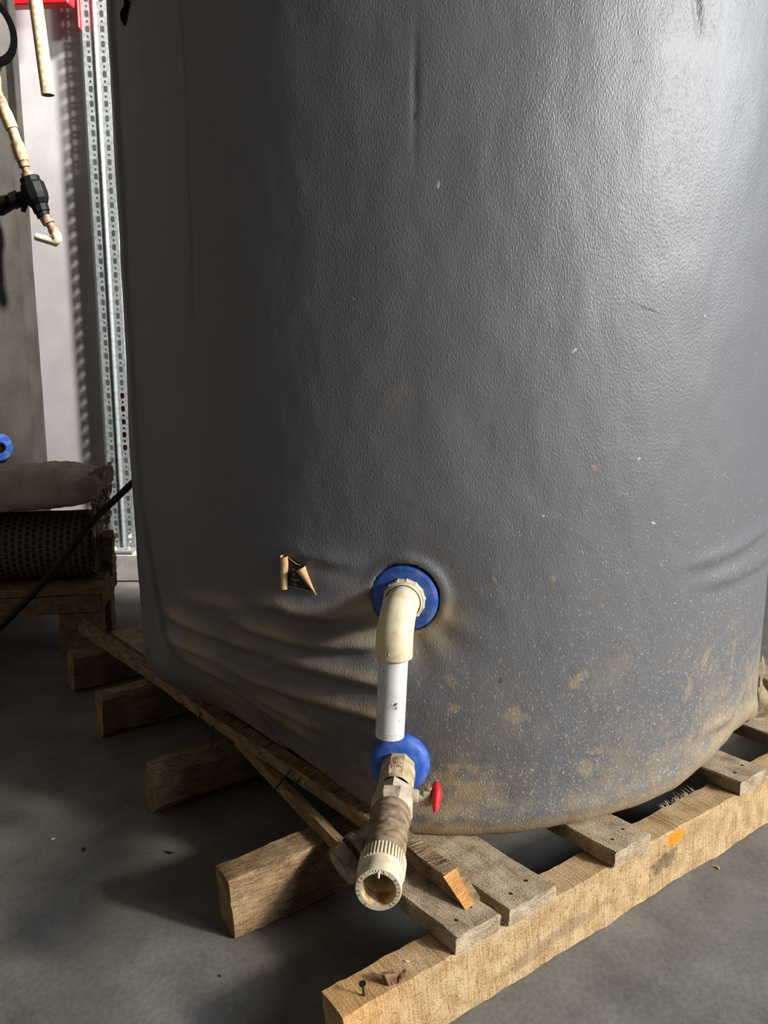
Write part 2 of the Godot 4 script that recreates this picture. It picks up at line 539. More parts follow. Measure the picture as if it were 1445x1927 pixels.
# ------------------------------------------------------------------ pallet under the tank
func _pallet():
	var o := thing("pallet", "large rough wooden pallet of thick stringers and dusty deck boards under the insulated tank", "pallet", uv(1.25, 1.45, 0))
	var rel := -o.position
	var B = func(called, u0, u1, v0, v1, h0, h1, m, rough, seed, opt = {}):
		return plank(called[0], rel + uv(u0, v0, h0), U * (u1 - u0), V * (v1 - v0), Vector3(0, h1 - h0, 0), m, o, rough, seed, opt)
	# stain marks on the lit face of the front stringer
	var bm: StandardMaterial3D = M.beam.duplicate()
	bm.detail_enabled = true
	bm.detail_uv_layer = BaseMaterial3D.DETAIL_UV_2
	bm.detail_albedo = _beam_marks()
	B.call(["stringer"], 0.51, 2.02, 0.727, 0.783, 0.0, 0.1, bm, 0.0022, 3, {"end0": Vector2(0.1, -0.12), "mark": 6, "step": 0.012})
	B.call(["stringer"], 0.522, 2.02, 1.048, 1.104, 0.0, 0.1, M.brown, 0.003, 4, {"end0": Vector2(0.1, -0.08), "chamfer": 0.004})
	B.call(["stringer"], 0.566, 2.02, 1.452, 1.512, 0.0, 0.098, M.brown, 0.004, 5, {"end0": Vector2(0.05, 0.05), "chamfer": 0.019})
	B.call(["stringer"], 0.606, 2.02, 1.853, 1.912, 0.0, 0.098, M.brown, 0.004, 6, {"end0": Vector2(0.05, 0.03), "chamfer": 0.01})
	B.call(["stringer"], 0.642, 2.02, 2.17, 2.228, 0.0, 0.098, M.brown, 0.004, 7, {"end0": Vector2(0.05, 0.03), "chamfer": 0.008})
	var boards := [[0.6755, 0.757, 0.726, 0.95, 0.0], [0.7715, 0.866, 0.722, 2.235, 0.0], [0.996, 1.087, 0.72, 2.23, 0.001], [1.353, 1.441, 0.722, 2.24, 0.0], [1.582, 1.672, 0.722, 2.23, 0.001], [1.86, 1.95, 0.73, 2.22, 0.0]]
	var k := 0
	for b in boards:
		k += 1
		var opt := {"jag": 0.003}
		if k == 1: opt = {"jag": 0.003, "jag1": 0.014, "end1": Vector2(-0.9, 0.5)}
		plank("deck_board", rel + uv(b[0], b[2], 0.1), V * (b[3] - b[2]), U * (b[1] - b[0]), Vector3(0, 0.0255 + b[4], 0), M.deck, o, 0.0012, 20 + k, opt)
		# nail heads, two at each board end
		for n in 2:
			var st = mb()
			var p = rel + uv(lerpf(b[0], b[1], 0.3 + 0.42 * n), b[2] + 0.026 + 0.008 * n, 0.1252 + b[4])
			add_lathe(st, p, Vector3.UP, [[-0.01, 0.001], [-0.001, 0.0032], [0.0006, 0.0028], [0.0008, 0.0]], 10)
			obj("nail_head", st, M.steel_dark, o)
	# the splinter that is still attached to the first board, running back along the open side
	var sp = plank("splinter", rel + uv(0.668, 0.91, 0.1), V * 0.44 + U * 0.052, U * 0.019, Vector3(0, 0.022, 0), M.brown, o, 0.0015, 40, {"jag": 0.006, "end1": Vector2(5.0, 0.0)})
	sp.set_meta("label", "long brown splinter split from the first deck board")
	var st = mb()
	add_tube(st, [rel + uv(0.69, 1.215, 0.118), rel + uv(0.715, 1.2, 0.155)], [0.0022, 0.0018], 8)
	obj("bent_nail", st, M.steel_dark, o)
	# nail standing out of the front stringer's end
	st = mb()
	var np := rel + uv(0.5395, 0.742, 0.0985)
	add_tube(st, [np, np + Vector3(-0.002, 0.016, -0.002)], [0.0017, 0.0015], 10)
	add_lathe(st, np + Vector3(-0.002, 0.016, -0.002), Vector3(-0.2, 1, 0.2), [[-0.001, 0.001], [-0.0008, 0.0045], [0.0006, 0.0047], [0.0012, 0.0]], 14)
	obj("standing_nail", st, M.steel_dark, o)
	# raised fibres torn off the stringer edge behind the boards
	st = mb()
	for i in 46:
		var u := rng.randf_range(1.215, 1.31)
		var a := rel + uv(u, 0.781 + rng.randf() * 0.003, 0.098)
		var d := (U * rng.randf_range(-1, 0.4) + V * rng.randf_range(0.1, 1.0) + Vector3(0, rng.randf_range(0.2, 0.9), 0)).normalized()
		var l := rng.randf_range(0.006, 0.018)
		add_tube(st, [a, a + d * l * 0.6, a + d * l + Vector3(0, -0.002, 0)], [0.0009, 0.0007, 0.0002], 5)
	var fz = obj("wood_fibre", st, M.deck, o)
	fz.set_meta("kind", "stuff")

func _beam_marks() -> ImageTexture:
	var w := 1024; var h := 96
	var im := Image.create(w, h, false, Image.FORMAT_RGBA8)
	im.fill(Color(0, 0, 0, 0))
	var n := FastNoiseLite.new(); n.seed = 5; n.frequency = 0.06
	# u along the stringer 0.497..2.02
	for y in h:
		for x in w:
			var u := 0.497 + 1.523 * x / w
			var v := float(y) / h   # 0 at the bottom of the face
			var c := Color(0, 0, 0, 0)
			var e := Vector2((u - 1.165 - (v - 0.8) * 0.02) / 0.03, (v - 0.84) / 0.17)
			var q := e.length() + n.get_noise_2d(x, y) * 0.5
			if q < 1.0 and v < 0.99: c = Color(0.86, 0.52, 0.05, clampf((1.0 - q) * 3.0, 0, 0.85))
			e = Vector2((u - 1.135) / 0.04, (v - 0.52) / 0.2)
			q = e.length() + n.get_noise_2d(x + 300, y) * 0.6
			if q < 1.0: c = c.blend(Color(0.17, 0.13, 0.1, clampf((1.0 - q) * 1.4, 0, 0.6)))
			e = Vector2((u - 0.86) / 0.14, (v - 0.36 - (u - 0.86) * 0.8) / 0.13)
			q = e.length() + n.get_noise_2d(x * 0.5 + 700, y) * 0.5
			if q < 1.0: c = c.blend(Color(0.42, 0.36, 0.31, clampf((1.0 - q) * 0.9, 0, 0.4)))
			q = n.get_noise_2d(x * 2.0, y * 2.0 + 900)
			if q > 0.42: c = c.blend(Color(0.3, 0.2, 0.12, 0.45))
			if u < 0.62: c = c.blend(Color(0.85, 0.58, 0.24, clampf((0.62 - u) * 3.0, 0, 0.3)))
			im.set_pixel(x, h - 1 - y, c)
	im.flip_y()
	return ImageTexture.create_from_image(im)

# ------------------------------------------------------------------ the tank
const FOLDS := [
	[[-30.5, 0.482], [-27.6, 0.4843], [-24.3, 0.4772], [-20.0, 0.4763], [-17.3, 0.4836], [-13.5, 0.506]],
	[[-36.0, 0.446], [-31.4, 0.436], [-22.0, 0.4281], [-18.1, 0.4301], [-13.2, 0.437]],
	[[-54.0, 0.413], [-42.1, 0.4056], [-36.6, 0.4037], [-30.5, 0.4005]],
	[[-27.5, 0.392], [-24.2, 0.3886], [-18.9, 0.3833], [-12.0, 0.374]],
	[[-53.0, 0.367], [-41.0, 0.3488], [-34.1, 0.3322], [-28.8, 0.327], [-22.0, 0.3253], [-11.5, 0.319]],
	[[-27.0, 0.573], [-24.0, 0.570], [-17.0, 0.562]],
	[[-46.0, 0.456], [-34.0, 0.469]],
	[[31.0, 0.5417], [40.1, 0.5495], [58.0, 0.5699]],
	[[35.0, 0.5045], [45.8, 0.5062], [61.0, 0.5023]],
	[[37.0, 0.2425], [44.2, 0.2452], [50.5, 0.287]],
	[[-49.0, 0.318], [-42.0, 0.292], [-33.0, 0.27], [-24.0, 0.262]],
	[[-44.0, 0.262], [-36.0, 0.235], [-26.0, 0.215]],
]
const FOLD_AMP := [0.010, 0.011, 0.008, 0.009, 0.012, 0.004, 0.004, 0.0035, 0.0035, 0.004, 0.006, 0.005]

func fold_dist(k: int, phi: float, h: float) -> Vector2:   # (signed height above the ridge, strength by distance from its ends)
	var f: Array = FOLDS[k]
	var n := f.size()
	if phi < f[0][0] - 3.0 or phi > f[n - 1][0] + 3.0: return Vector2(9, 0)
	var y := 0.0
	if phi <= f[0][0]: y = f[0][1]
	elif phi >= f[n - 1][0]: y = f[n - 1][1]
	else:
		for i in n - 1:
			if phi <= f[i + 1][0]:
				var t: float = (phi - f[i][0]) / (f[i + 1][0] - f[i][0])
				y = lerpf(f[i][1], f[i + 1][1], t)
				break
	var s := smoothstep(f[0][0] - 3.0, f[0][0] + 5.0, phi) * smoothstep(f[n - 1][0] + 3.0, f[n - 1][0] - 3.5, phi)
	return Vector2(h - y, s)

func hem(phi: float) -> float:
	var pts := [[-180, 0.13], [-110, 0.135], [-95, 0.14], [-70, 0.146], [-40, 0.15], [-26, 0.147], [-14, 0.136], [-8, 0.1265], [3.5, 0.128], [14, 0.137], [23, 0.1415], [31, 0.151], [38.6, 0.171], [44, 0.188], [48, 0.198], [55, 0.190], [63, 0.16], [80, 0.135], [180, 0.13]]
	for i in pts.size() - 1:
		if phi <= pts[i + 1][0]:
			return lerpf(pts[i][1], pts[i + 1][1], smoothstep(0, 1, (phi - pts[i][0]) / (pts[i + 1][0] - pts[i][0])))
	return 0.13

const G1 := Vector2(-9.51, 0.511)
const G2 := Vector2(-9.99, 0.249)
func gdist(g: Vector2, phi: float, h: float) -> Vector2:
	return Vector2(deg_to_rad(phi - g.x) * TANK_R, h - g.y)

func seam_phi(h: float) -> float:
	var pts := [[0.12, -36.0], [0.2, -43.0], [0.2656, -48.0], [0.3606, -54.5], [0.45, -58.0], [0.6, -64.0], [0.9, -66.0], [2.0, -66.5]]
	for i in pts.size() - 1:
		if h <= pts[i + 1][0]:
			return lerpf(pts[i][1], pts[i + 1][1], clampf((h - pts[i][0]) / (pts[i + 1][0] - pts[i][0]), 0, 1))
	return -66.5

var jn := FastNoiseLite.new()
func tank_r(phi: float, h: float) -> float:
	var r := TANK_R
	var s := -sin(deg_to_rad(phi - 37.54))
	# the loose hem is pushed in behind the batten on the open side
	if s > 0.3:
		var rh := minf(TANK_R, 0.505 / s)
		var t := smoothstep(lerpf(0.30, 0.50, smoothstep(-66.0, -40.0, phi)), 0.13, h)
		r = lerpf(TANK_R, rh, t * t * (1.6 - 0.6 * t))
	if phi > -100.0 and phi < 80.0:
		for k in FOLDS.size():
			var d := fold_dist(k, phi, h)
			if d.y > 0.0 and absf(d.x) < 0.06:
				# steep under the ridge, gentle above it
				var w := 0.017 if d.x > 0 else 0.009
				r += FOLD_AMP[k] * d.y * exp(-pow(d.x / w, 2.0))
				r -= FOLD_AMP[k] * 0.45 * d.y * exp(-pow((d.x + 0.018) / 0.012, 2.0))
		var g := gdist(G1, phi, h)
		var q := g.length()
		if q < 0.25:
			r -= 0.020 * exp(-pow(q / 0.085, 2.0))
			r -= 0.024 * smoothstep(0.054, 0.0495, q)
			# gathers fanning out to the left and right of the hole
			var ang := atan2(g.y, g.x)
			r += 0.0014 * sin(ang * 11.0) * clampf(0.5 - 1.2 * sin(ang), 0, 1) * smoothstep(0.05, 0.08, q) * smoothstep(0.17, 0.09, q)
			# lip standing out over the upper right of the hole
			r += 0.008 * exp(-pow((q - 0.060) / 0.010, 2.0)) * clampf(0.35 + 0.65 * cos(ang - 0.9), 0, 1)
		q = gdist(G2, phi, h).length()
		if q < 0.15:
			r -= 0.010 * exp(-pow(q / 0.06, 2.0))
		var sp := phi - seam_phi(h)
		r += 0.007 * smoothstep(0.5, -0.3, sp) * smoothstep(-30.0, -4.0, sp)
		r -= 0.006 * exp(-pow((sp - 0.7) / 0.55, 2.0)) * smoothstep(0.75, 0.45, h) + 0.002 * exp(-pow((sp - 0.6) / 0.5, 2.0))
		if h > 0.8:
			r += 0.0016 * exp(-pow((phi + 42.0 + 0.6 * sin(h * 9.0)) / 0.35, 2.0)) * smoothstep(0.85, 1.0, h)
			r -= 0.0012 * exp(-pow((phi + 41.2) / 0.4, 2.0)) * smoothstep(0.85, 1.0, h)
			# dents and a scar high on the lit side
			r -= 0.004 * exp(-pow((phi - 26.5 - (h - 1.33) * -20.0) / 0.5, 2.0) - pow((h - 1.345) / 0.035, 2.0))
			r -= 0.0022 * exp(-pow((phi + 8.5) / 0.35, 2.0) - pow((h - 1.22) / 0.07, 2.0))
		r += 0.0018 * jn.get_noise_2d(phi * 1.1, h * 60.0)
		r += 0.002 * jn.get_noise_2d(phi * 0.25 + 50.0, h * 16.0)
		# the hem band rolls in
		var e := hem(phi)
		r -= 0.010 * exp(-(h - e) / 0.010)
		r += 0.004 * exp(-pow((h - e - 0.03) / 0.02, 2.0))
	return r

func on_tank(phi: float, h: float, out := 0.0) -> Vector3:
	var r := tank_r(phi, h) + out
	var a := deg_to_rad(phi)
	return at(TANK_L + r * sin(a), h, TANK_F - r * cos(a))

func normal_at(phi: float) -> Vector3:
	var a := deg_to_rad(phi)
	return Vector3(sin(a), 0, cos(a))

func _tank():
	jn.seed = 12
	jn.frequency = 0.08
	var o := thing("insulated_tank", "large round tank wrapped in dusty grey imitation leather, standing on the wooden pallet", "tank", at(TANK_L, 0.125, TANK_F))
	var phis := []
	var p := -180.0
	while p < 180.0:
		phis.append(p)
		p += 0.36 if p > -98.0 and p < 74.0 else 6.0
	phis.append(180.0)
	var hs := []
	var h := 0.12
	while h < 0.75:
		hs.append(h); h += 0.004
	while h < 1.76:
		hs.append(h); h += 0.014
	var rel := -o.position
	var hh = func(i, j): return hs[j] + (hem(phis[i]) - 0.12) * exp(-(hs[j] - 0.12) / 0.08)
	var m := grid(phis.size(), hs.size(), func(i, j): return rel + on_tank(phis[i], hh.call(i, j)),
		func(i, j): return Vector2(deg_to_rad(phis[i]) * TANK_R, hh.call(i, j)),
		func(i, j): return Vector2(clampf((phis[i] + 95.0) / 170.0, 0.002, 0.998), 1.0 - clampf((hh.call(i, j) - 0.1) / 1.4, 0.004, 0.996)), true)
	commit("jacket", m, M.jacket, o)
	# turned-in edge of the hem, and the base plate inside it
	var rings := [[0.0, 0.0], [-0.006, -0.002], [-0.014, 0.004], [-0.05, 0.02]]
	m = grid(phis.size(), rings.size(), func(i, j):
		var k: Array = rings[rings.size() - 1 - j]
		var q := on_tank(phis[i], hem(phis[i]), k[0])
		return rel + q + Vector3(0, k[1], 0),
		func(i, j): return Vector2(deg_to_rad(phis[i]) * TANK_R, j * 0.01), null, true)
	commit("hem", m, M.dusty_jacket, o)
	var st = mb()
	add_lathe(st, rel + at(TANK_L, 0.128, TANK_F), Vector3.UP, [[0.0, 0.0], [0.0, 0.44], [0.006, 0.445], [1.6, 0.445]], 64)
	obj("inner_shell", st, M_plain(Color8(38, 38, 40), 0.6), o)
	st = mb()
	add_lathe(st, rel + at(TANK_L, 1.74, TANK_F), Vector3.UP, [[0.0, TANK_R + 0.002], [0.03, TANK_R - 0.002], [0.07, TANK_R * 0.8], [0.1, TANK_R * 0.4], [0.11, 0.0]], 72)
	obj("lid", st, M.jacket_plain, o)
	# torn slit with a curled strip high on the left
	st = mb()
	var slit := [[-60.6, 1.436], [-60.4, 1.425], [-58.7, 1.408], [-57.0, 1.422], [-55.2, 1.440], [-54.4, 1.475], [-54.0, 1.53], [-57.0, 1.53], [-57.6, 1.47], [-58.6, 1.437], [-60.0, 1.438]]
	var cen := rel + on_tank(-57.2, 1.44, 0.0022)
	for k in slit.size():
		var a := rel + on_tank(slit[k][0], slit[k][1], 0.0018)
		var b := rel + on_tank(slit[(k + 1) % slit.size()][0], slit[(k + 1) % slit.size()][1], 0.0018)
		tri(st, cen, a, b)
		tri(st, cen, b, a)
	obj("torn_slit", st, M_plain(Color8(6, 5, 5), 0.9), o)
	st = mb()
	var cp := []
	var cr := []
	for k in 9:
		var t := k / 8.0
		cp.append(rel + on_tank(lerpf(-54.9, -53.4, sqrt(t)), 1.432 + 0.095 * t, 0.004))
		cr.append(0.0015 + 0.0045 * minf(1.0, t * 3.0))
	add_tube(st, cp, cr, 10)
	obj("curled_strip", st, M.dusty_jacket, o)
	# flap torn loose at the right of the hem
	m = grid(10, 14, func(i, j):
		var u = i / 9.0; var v = j / 13.0
		return rel + on_tank(63.0 + 4.0 * u * (1.0 - v * 0.8), 0.165 + 0.13 * v, 0.004 + (0.05 * u + 0.012 * sin(u * 5.0)) * (1.0 - v) * (0.6 + 0.4 * sin(v * 9.0))),
		func(i, j): return Vector2(i * 0.01, j * 0.01))
	commit("torn_flap", m, M.dusty_jacket, o)

# dirt on the jacket, in tank coordinates (phi -95..75, height 0.1..1.5)
var dirt_im: Image
func px(phi: float, h: float) -> Vector2:
	return Vector2((phi + 95.0) / 170.0 * 2048.0, (1.5 - h) / 1.4 * 1448.0)

func dab(c: Vector2, r: Vector2, ang: float, col: Color, n: FastNoiseLite, rag := 0.6, fade := 1.5):
	var R := maxf(r.x, r.y) * 1.5
	for y in range(maxi(0, int(c.y - R)), mini(1447, int(c.y + R)) + 1):
		for x in range(maxi(0, int(c.x - R)), mini(2047, int(c.x + R)) + 1):
			var d := (Vector2(x, y) - c).rotated(-ang)
			var q := Vector2(d.x / r.x, d.y / r.y).length() + n.get_noise_2d(x * 1.0, y * 1.0) * rag
			if q < 1.0:
				var a := clampf((1.0 - q) * fade, 0, 1) * col.a * clampf(0.75 + n.get_noise_2d(x * 5.0, y * 5.0), 0, 1)
				var old := dirt_im.get_pixel(x, y)
				var na := a + old.a * (1.0 - a)
				if na > 0.003:
					dirt_im.set_pixel(x, y, Color((col.r * a + old.r * old.a * (1 - a)) / na, (col.g * a + old.g * old.a * (1 - a)) / na, (col.b * a + old.b * old.a * (1 - a)) / na, na))

func _dirt() -> ImageTexture:
	jn.seed = 12
	jn.frequency = 0.08
	var tan := Color8(152, 134, 107)
	var n := FastNoiseLite.new(); n.seed = 3; n.frequency = 0.02; n.fractal_octaves = 5
	var n2 := FastNoiseLite.new(); n2.seed = 4; n2.frequency = 0.11; n2.fractal_octaves = 3
	var w := 512; var h := 362
	var im := Image.create(w, h, false, Image.FORMAT_RGBA8)
	for y in h:
		for x in w:
			var phi := -95.0 + 170.0 * (x + 0.5) / w
			var z := 1.5 - 1.4 * (y + 0.5) / h
			var e := hem(phi)
			var v := n.get_noise_2d(x, y * 1.2)
			var v2 := n2.get_noise_2d(x, y)
			var up := z - e
			var a := 0.0
			# dusty band that lies on the hem, wider at the right
			var band := 0.020 + 0.020 * smoothstep(15.0, 50.0, phi)
			a += 0.85 * smoothstep(band * 1.7, band * 0.5, up + v * 0.012)
			# general dust, thinning upwards
			var low := smoothstep(0.34, 0.02, up)
			a += low * clampf(0.10 + v * 0.42 + v2 * 0.30, 0, 0.5)
			a += smoothstep(0.22, 0.0, up) * 0.30 * smoothstep(26.0, 52.0, phi) * (0.8 + v)
			a += smoothstep(0.40, 0.02, up) * 0.42 * smoothstep(-14.0, -40.0, phi) * (0.8 + v)
			a += 0.025
			# what settled on the folds
			for k in FOLDS.size():
				if k in [5, 7, 8]: continue
				var d := fold_dist(k, phi, z)
				if d.y > 0.0 and absf(d.x) < 0.05:
					a += d.y * 0.62 * exp(-pow((d.x - 0.006) / 0.011, 2.0)) * (0.8 + v)
			var g := gdist(G1, phi, z)
			var q := g.length()
			if q < 0.17:
				a += 0.6 * smoothstep(0.13, 0.05, q + v * 0.03) * smoothstep(0.4, -0.5, sin(atan2(g.y, g.x)) )
				a += 0.3 * smoothstep(0.09, 0.052, q) * smoothstep(0.2, -0.4, g.y / q)
			g = gdist(G2, phi, z)
			if g.length() < 0.2 and g.y < 0.0:
				a += 0.6 * smoothstep(0.16, 0.05, (g - Vector2(0.03, -0.03)).length() + v * 0.05) * clampf(0.65 + v2 * 1.4, 0, 1)
			a = clampf(a, 0, 0.92)
			im.set_pixel(x, y, Color(tan.r * (1.0 + v * 0.1), tan.g * (1.0 + v * 0.1), tan.b * (1.0 + v * 0.08), a))
	im.resize(2048, 1448, Image.INTERPOLATE_CUBIC)
	dirt_im = im
	var r := RandomNumberGenerator.new(); r.seed = 9
	var pale := Color8(204, 196, 180)
	# splashes with a place of their own
	var n3 := FastNoiseLite.new(); n3.seed = 8; n3.frequency = 0.05
	for s in [[13.0, 0.377, 13, 14, 0.0, 0.7], [14.3, 0.388, 10, 11, 0.0, 0.6], [32.7, 0.33, 11, 32, 0.25, 0.6], [36.0, 0.376, 10, 26, 0.5, 0.6], [5.2, 0.332, 24, 15, 0.2, 0.75], [16.7, 0.497, 9, 6, 0.2, 0.85], [14.7, 0.709, 8, 4, 0.1, 0.8], [3.0, 0.42, 6, 4, 0, 0.6], [20.0, 0.40, 24, 20, 0.0, 0.22],
			[18.0, 0.375, 50, 50, 0.3, 0.12], [17.0, 0.26, 16, 8, 0, 0.6], [15.5, 0.235, 20, 14, 0, 0.6], [-10.3, 0.818, 26, 16, -0.4, 0.16], [-3.5, 0.39, 16, 10, 0.4, 0.5], [-3.0, 0.345, 12, 8, 0, 0.7], [44.0, 0.36, 9, 60, 0.05, 0.5], [2.0, 0.545, 7, 3, 1.2, 0.6], [9.6, 0.5435, 5, 6, 0, 0.7], [6.5, 0.52, 4, 5, 0, 0.5], [-2.0, 0.205, 60, 24, 0.1, 0.5], [3.0, 0.19, 40, 12, 0.2, 0.5], [26.0, 0.19, 50, 26, -0.2, 0.3]]:
		dab(px(s[0], s[1]), Vector2(s[2], s[3]), s[4], Color(tan.r, tan.g, tan.b, s[5]), n3, 0.75, 2.2)
	# chalky flecks and scratches, thousands of them, thick towards the lower right
	for i in 21000:
		var phi := r.randf_range(-60.0, 72.0)
		var up := absf(r.randfn(0.0, 0.20))
		if phi < -12.0 and r.randf() < 0.8: continue
		if phi < 12.0 and up > 0.12 and r.randf() < 0.4: continue
		var c := px(phi, hem(phi) + up)
		var l := 0.8 + absf(r.randfn(0.0, 2.1))
		var ang := r.randf_range(0, PI)
		if r.randf() < 0.45: ang = PI / 2 + r.randfn(0, 0.35)
		var dir := Vector2.from_angle(ang)
		var bend := r.randf_range(-0.3, 0.3)
		var a := r.randf_range(0.18, 0.75)
		var col := pale if r.randf() < 0.55 else tan
		var t := 0.0
		while t < l:
			var q := c + dir.rotated(bend * t * 0.3) * t
			var X := int(q.x); var Y := int(q.y)
			if X > 0 and X < 2047 and Y > 0 and Y < 1447:
				var old := dirt_im.get_pixel(X, Y)
				var na := a + old.a * (1.0 - a)
				dirt_im.set_pixel(X, Y, Color((col.r * a + old.r * old.a * (1 - a)) / na, (col.g * a + old.g * old.a * (1 - a)) / na, (col.b * a + old.b * old.a * (1 - a)) / na, na))
			t += 0.8
	# sparse specks higher up
	for i in 700:
		var c := px(r.randf_range(-45.0, 62.0), r.randf_range(0.45, 1.45))
		dirt_im.set_pixel(clampi(int(c.x), 0, 2047), clampi(int(c.y), 0, 1447), Color(pale.r, pale.g, pale.b, r.randf_range(0.2, 0.6)))
	for s in [[11.2, 0.878, 2.0, 6.0, 0.9], [-5.7, 1.10, 2.0, 6.0, 0.1], [31.0, 0.93, 2.5, 2.5, 0.0], [-16.0, 0.95, 2, 2, 0], [8.0, 0.64, 3, 2, 0], [24.0, 0.62, 5, 2, 0.4], [21.0, 0.72, 4, 2, 0]]:
		dab(px(s[0], s[1]), Vector2(s[2], s[3]), s[4], Color(0.85, 0.83, 0.78, 0.8), n3, 0.2, 3.0)
	# dark nicks
	for s in [[3.0, 0.389, 3.5, 6.0, 0.1], [-8.5, 1.19, 3.0, 7.0, 0.2], [-8.4, 1.23, 1.6, 30.0, 0.04], [27.0, 1.35, 4.0, 34.0, -0.25], [18.0, 1.265, 14.0, 2.5, -0.2], [22.0, 1.205, 16.0, 3.0, -0.3], [23.0, 1.13, 4.0, 18.0, 0.5], [20.5, 0.94, 34.0, 3.0, 0.3], [16.0, 1.11, 2.5, 2.5, 0]]:
		dab(px(s[0], s[1]), Vector2(s[2], s[3]), s[4], Color(0.07, 0.07, 0.07, 0.7), n3, 0.35, 2.5)
	return ImageTexture.create_from_image(dirt_im)

# ------------------------------------------------------------------ outlets
func _upper_outlet():
	var g := G1
	var n := normal_at(g.x)
	var base := at(TANK_L + (TANK_R - 0.030) * sin(deg_to_rad(g.x)), g.y, TANK_F - (TANK_R - 0.030) * cos(deg_to_rad(g.x)))
	var o := thing("upper_outlet", "cream elbow and hanging white pipe on the higher blue flange of the tank", "pipe", base)
	var st = mb()
	var tn := (n + Vector3(-0.10, -0.05, 0.0)).normalized()
	add_lathe(st, Vector3.ZERO, tn, [[-0.01, 0.052], [0.014, 0.052], [0.0175, 0.0505], [0.019, 0.047], [0.019, 0.02]], 56)
	obj("flange", st, M.blue, o).set_meta("label", "round blue flange plate")
	st = mb()
	add_lathe(st, n * 0.02, n, [[-0.004, 0.0315], [0.012, 0.0318], [0.0135, 0.0305], [0.0135, 0.027]], 40, 14, 0.1)
	for k in 14:   # raised edges between the flats
		var a := TAU * k / 14.0 + 0.1
		var b := frame(n)
		add_box(st, n * 0.026 + (b.x * cos(a) + b.y * sin(a)) * 0.0312, Vector3(0.0022, 0.0022, 0.015), 0.0006, Basis(b.x * cos(a) + b.y * sin(a), b.y * cos(a) - b.x * sin(a), b.z))
	obj("collar_nut", st, M.cream, o)
	st = mb()
	add_lathe(st, n * 0.032, n, [[0.0, 0.0275], [0.006, 0.0285], [0.009, 0.0285], [0.010, 0.0268]], 40)
	obj("collar_ring", st, M.cream, o)
	# elbow body
	st = mb()
	var pts := []
	var rad := []
	pts.append(n * 0.038); rad.append(0.0252)
	pts.append(n * 0.052); rad.append(0.0248)
	var down := Vector3(-0.045, -1, 0.0).normalized()
	for k in range(0, 15):
		var a := PI / 2 * k / 14.0
		pts.append(n * 0.070 + n * 0.042 * sin(a) + down * 0.042 * (1.0 - cos(a))); rad.append(0.0254 + 0.0010 * k / 14.0)
	pts.append(n * 0.112 + down * 0.045); rad.append(0.0265)
	var tip: Vector3 = n * 0.112 + down * 0.048
	for k in range(1, 5):
		pts.append(tip + down * 0.0022 * k); rad.append(0.0266)
	pts.append(tip + down * 0.0100); rad.append(0.0262)
	pts.append(tip + down * 0.0115); rad.append(0.0245)
	add_tube(st, pts, rad, 40)
	obj("elbow", st, M.cream, o)
	st = mb()
	var mp: Vector3 = tip + down * -0.002 + n * 0.0262
	for q in [0.0036]:
		var ring := []
		for k in 21:
			var a := TAU * k / 20.0
			ring.append(mp + Vector3(cos(a) * q, sin(a) * q, -0.5 * pow(cos(a) * q, 2.0) / 0.0264))
		var rr := []
		for k in 21: rr.append(0.0005)
		add_tube(st, ring, rr, 6, false)
	obj("moulded_ring", st, M.cream, o)
	# pipe in its socket
	var p0: Vector3 = tip + down * 0.010
	var prof := [[0.0, 0.0205], [0.001, 0.0208], [0.111, 0.0208], [0.112, 0.0203], [0.1125, 0.0208], [0.1192, 0.0207], [0.12, 0.020], [0.12, 0.0165], [0.03, 0.0165]]
	st = mb()
	add_lathe(st, p0, down, prof, 40)
	obj("white_pipe", st, M.white_pipe, o).set_meta("label", "white plastic pipe")
	# scuffs on the pipe
	st = mb()
	var b := frame(down)
	for s in [[-0.9, 0.086, 0.012, 0.7, 0.0006], [-0.75, 0.09, 0.013, 0.75, 0.0005], [0.6, 0.09, 0.004, 0.6, 0.0006], [-0.7, 0.016, 0.003, 0.2, 0.0011], [0.25, 0.064, 0.007, 0.2, 0.0016], [0.3, 0.07, 0.005, 0.8, 0.001]]:
		var qp := []
		var qr := []
		for k in 5:
			var t := k / 4.0 - 0.5
			var a: float = s[0] + s[2] * t * cos(s[3]) / 0.0208
			qp.append(p0 + down * (s[1] - s[2] * t * sin(s[3] + 0.4)) + (Vector3(sin(a), 0, cos(a))) * 0.0206)
			qr.append(s[4] * (1.0 - absf(t) * 1.6))
		st = mb()
		add_tube(st, qp, qr, 6)
		obj("scuff_mark", st, M.rust, o)

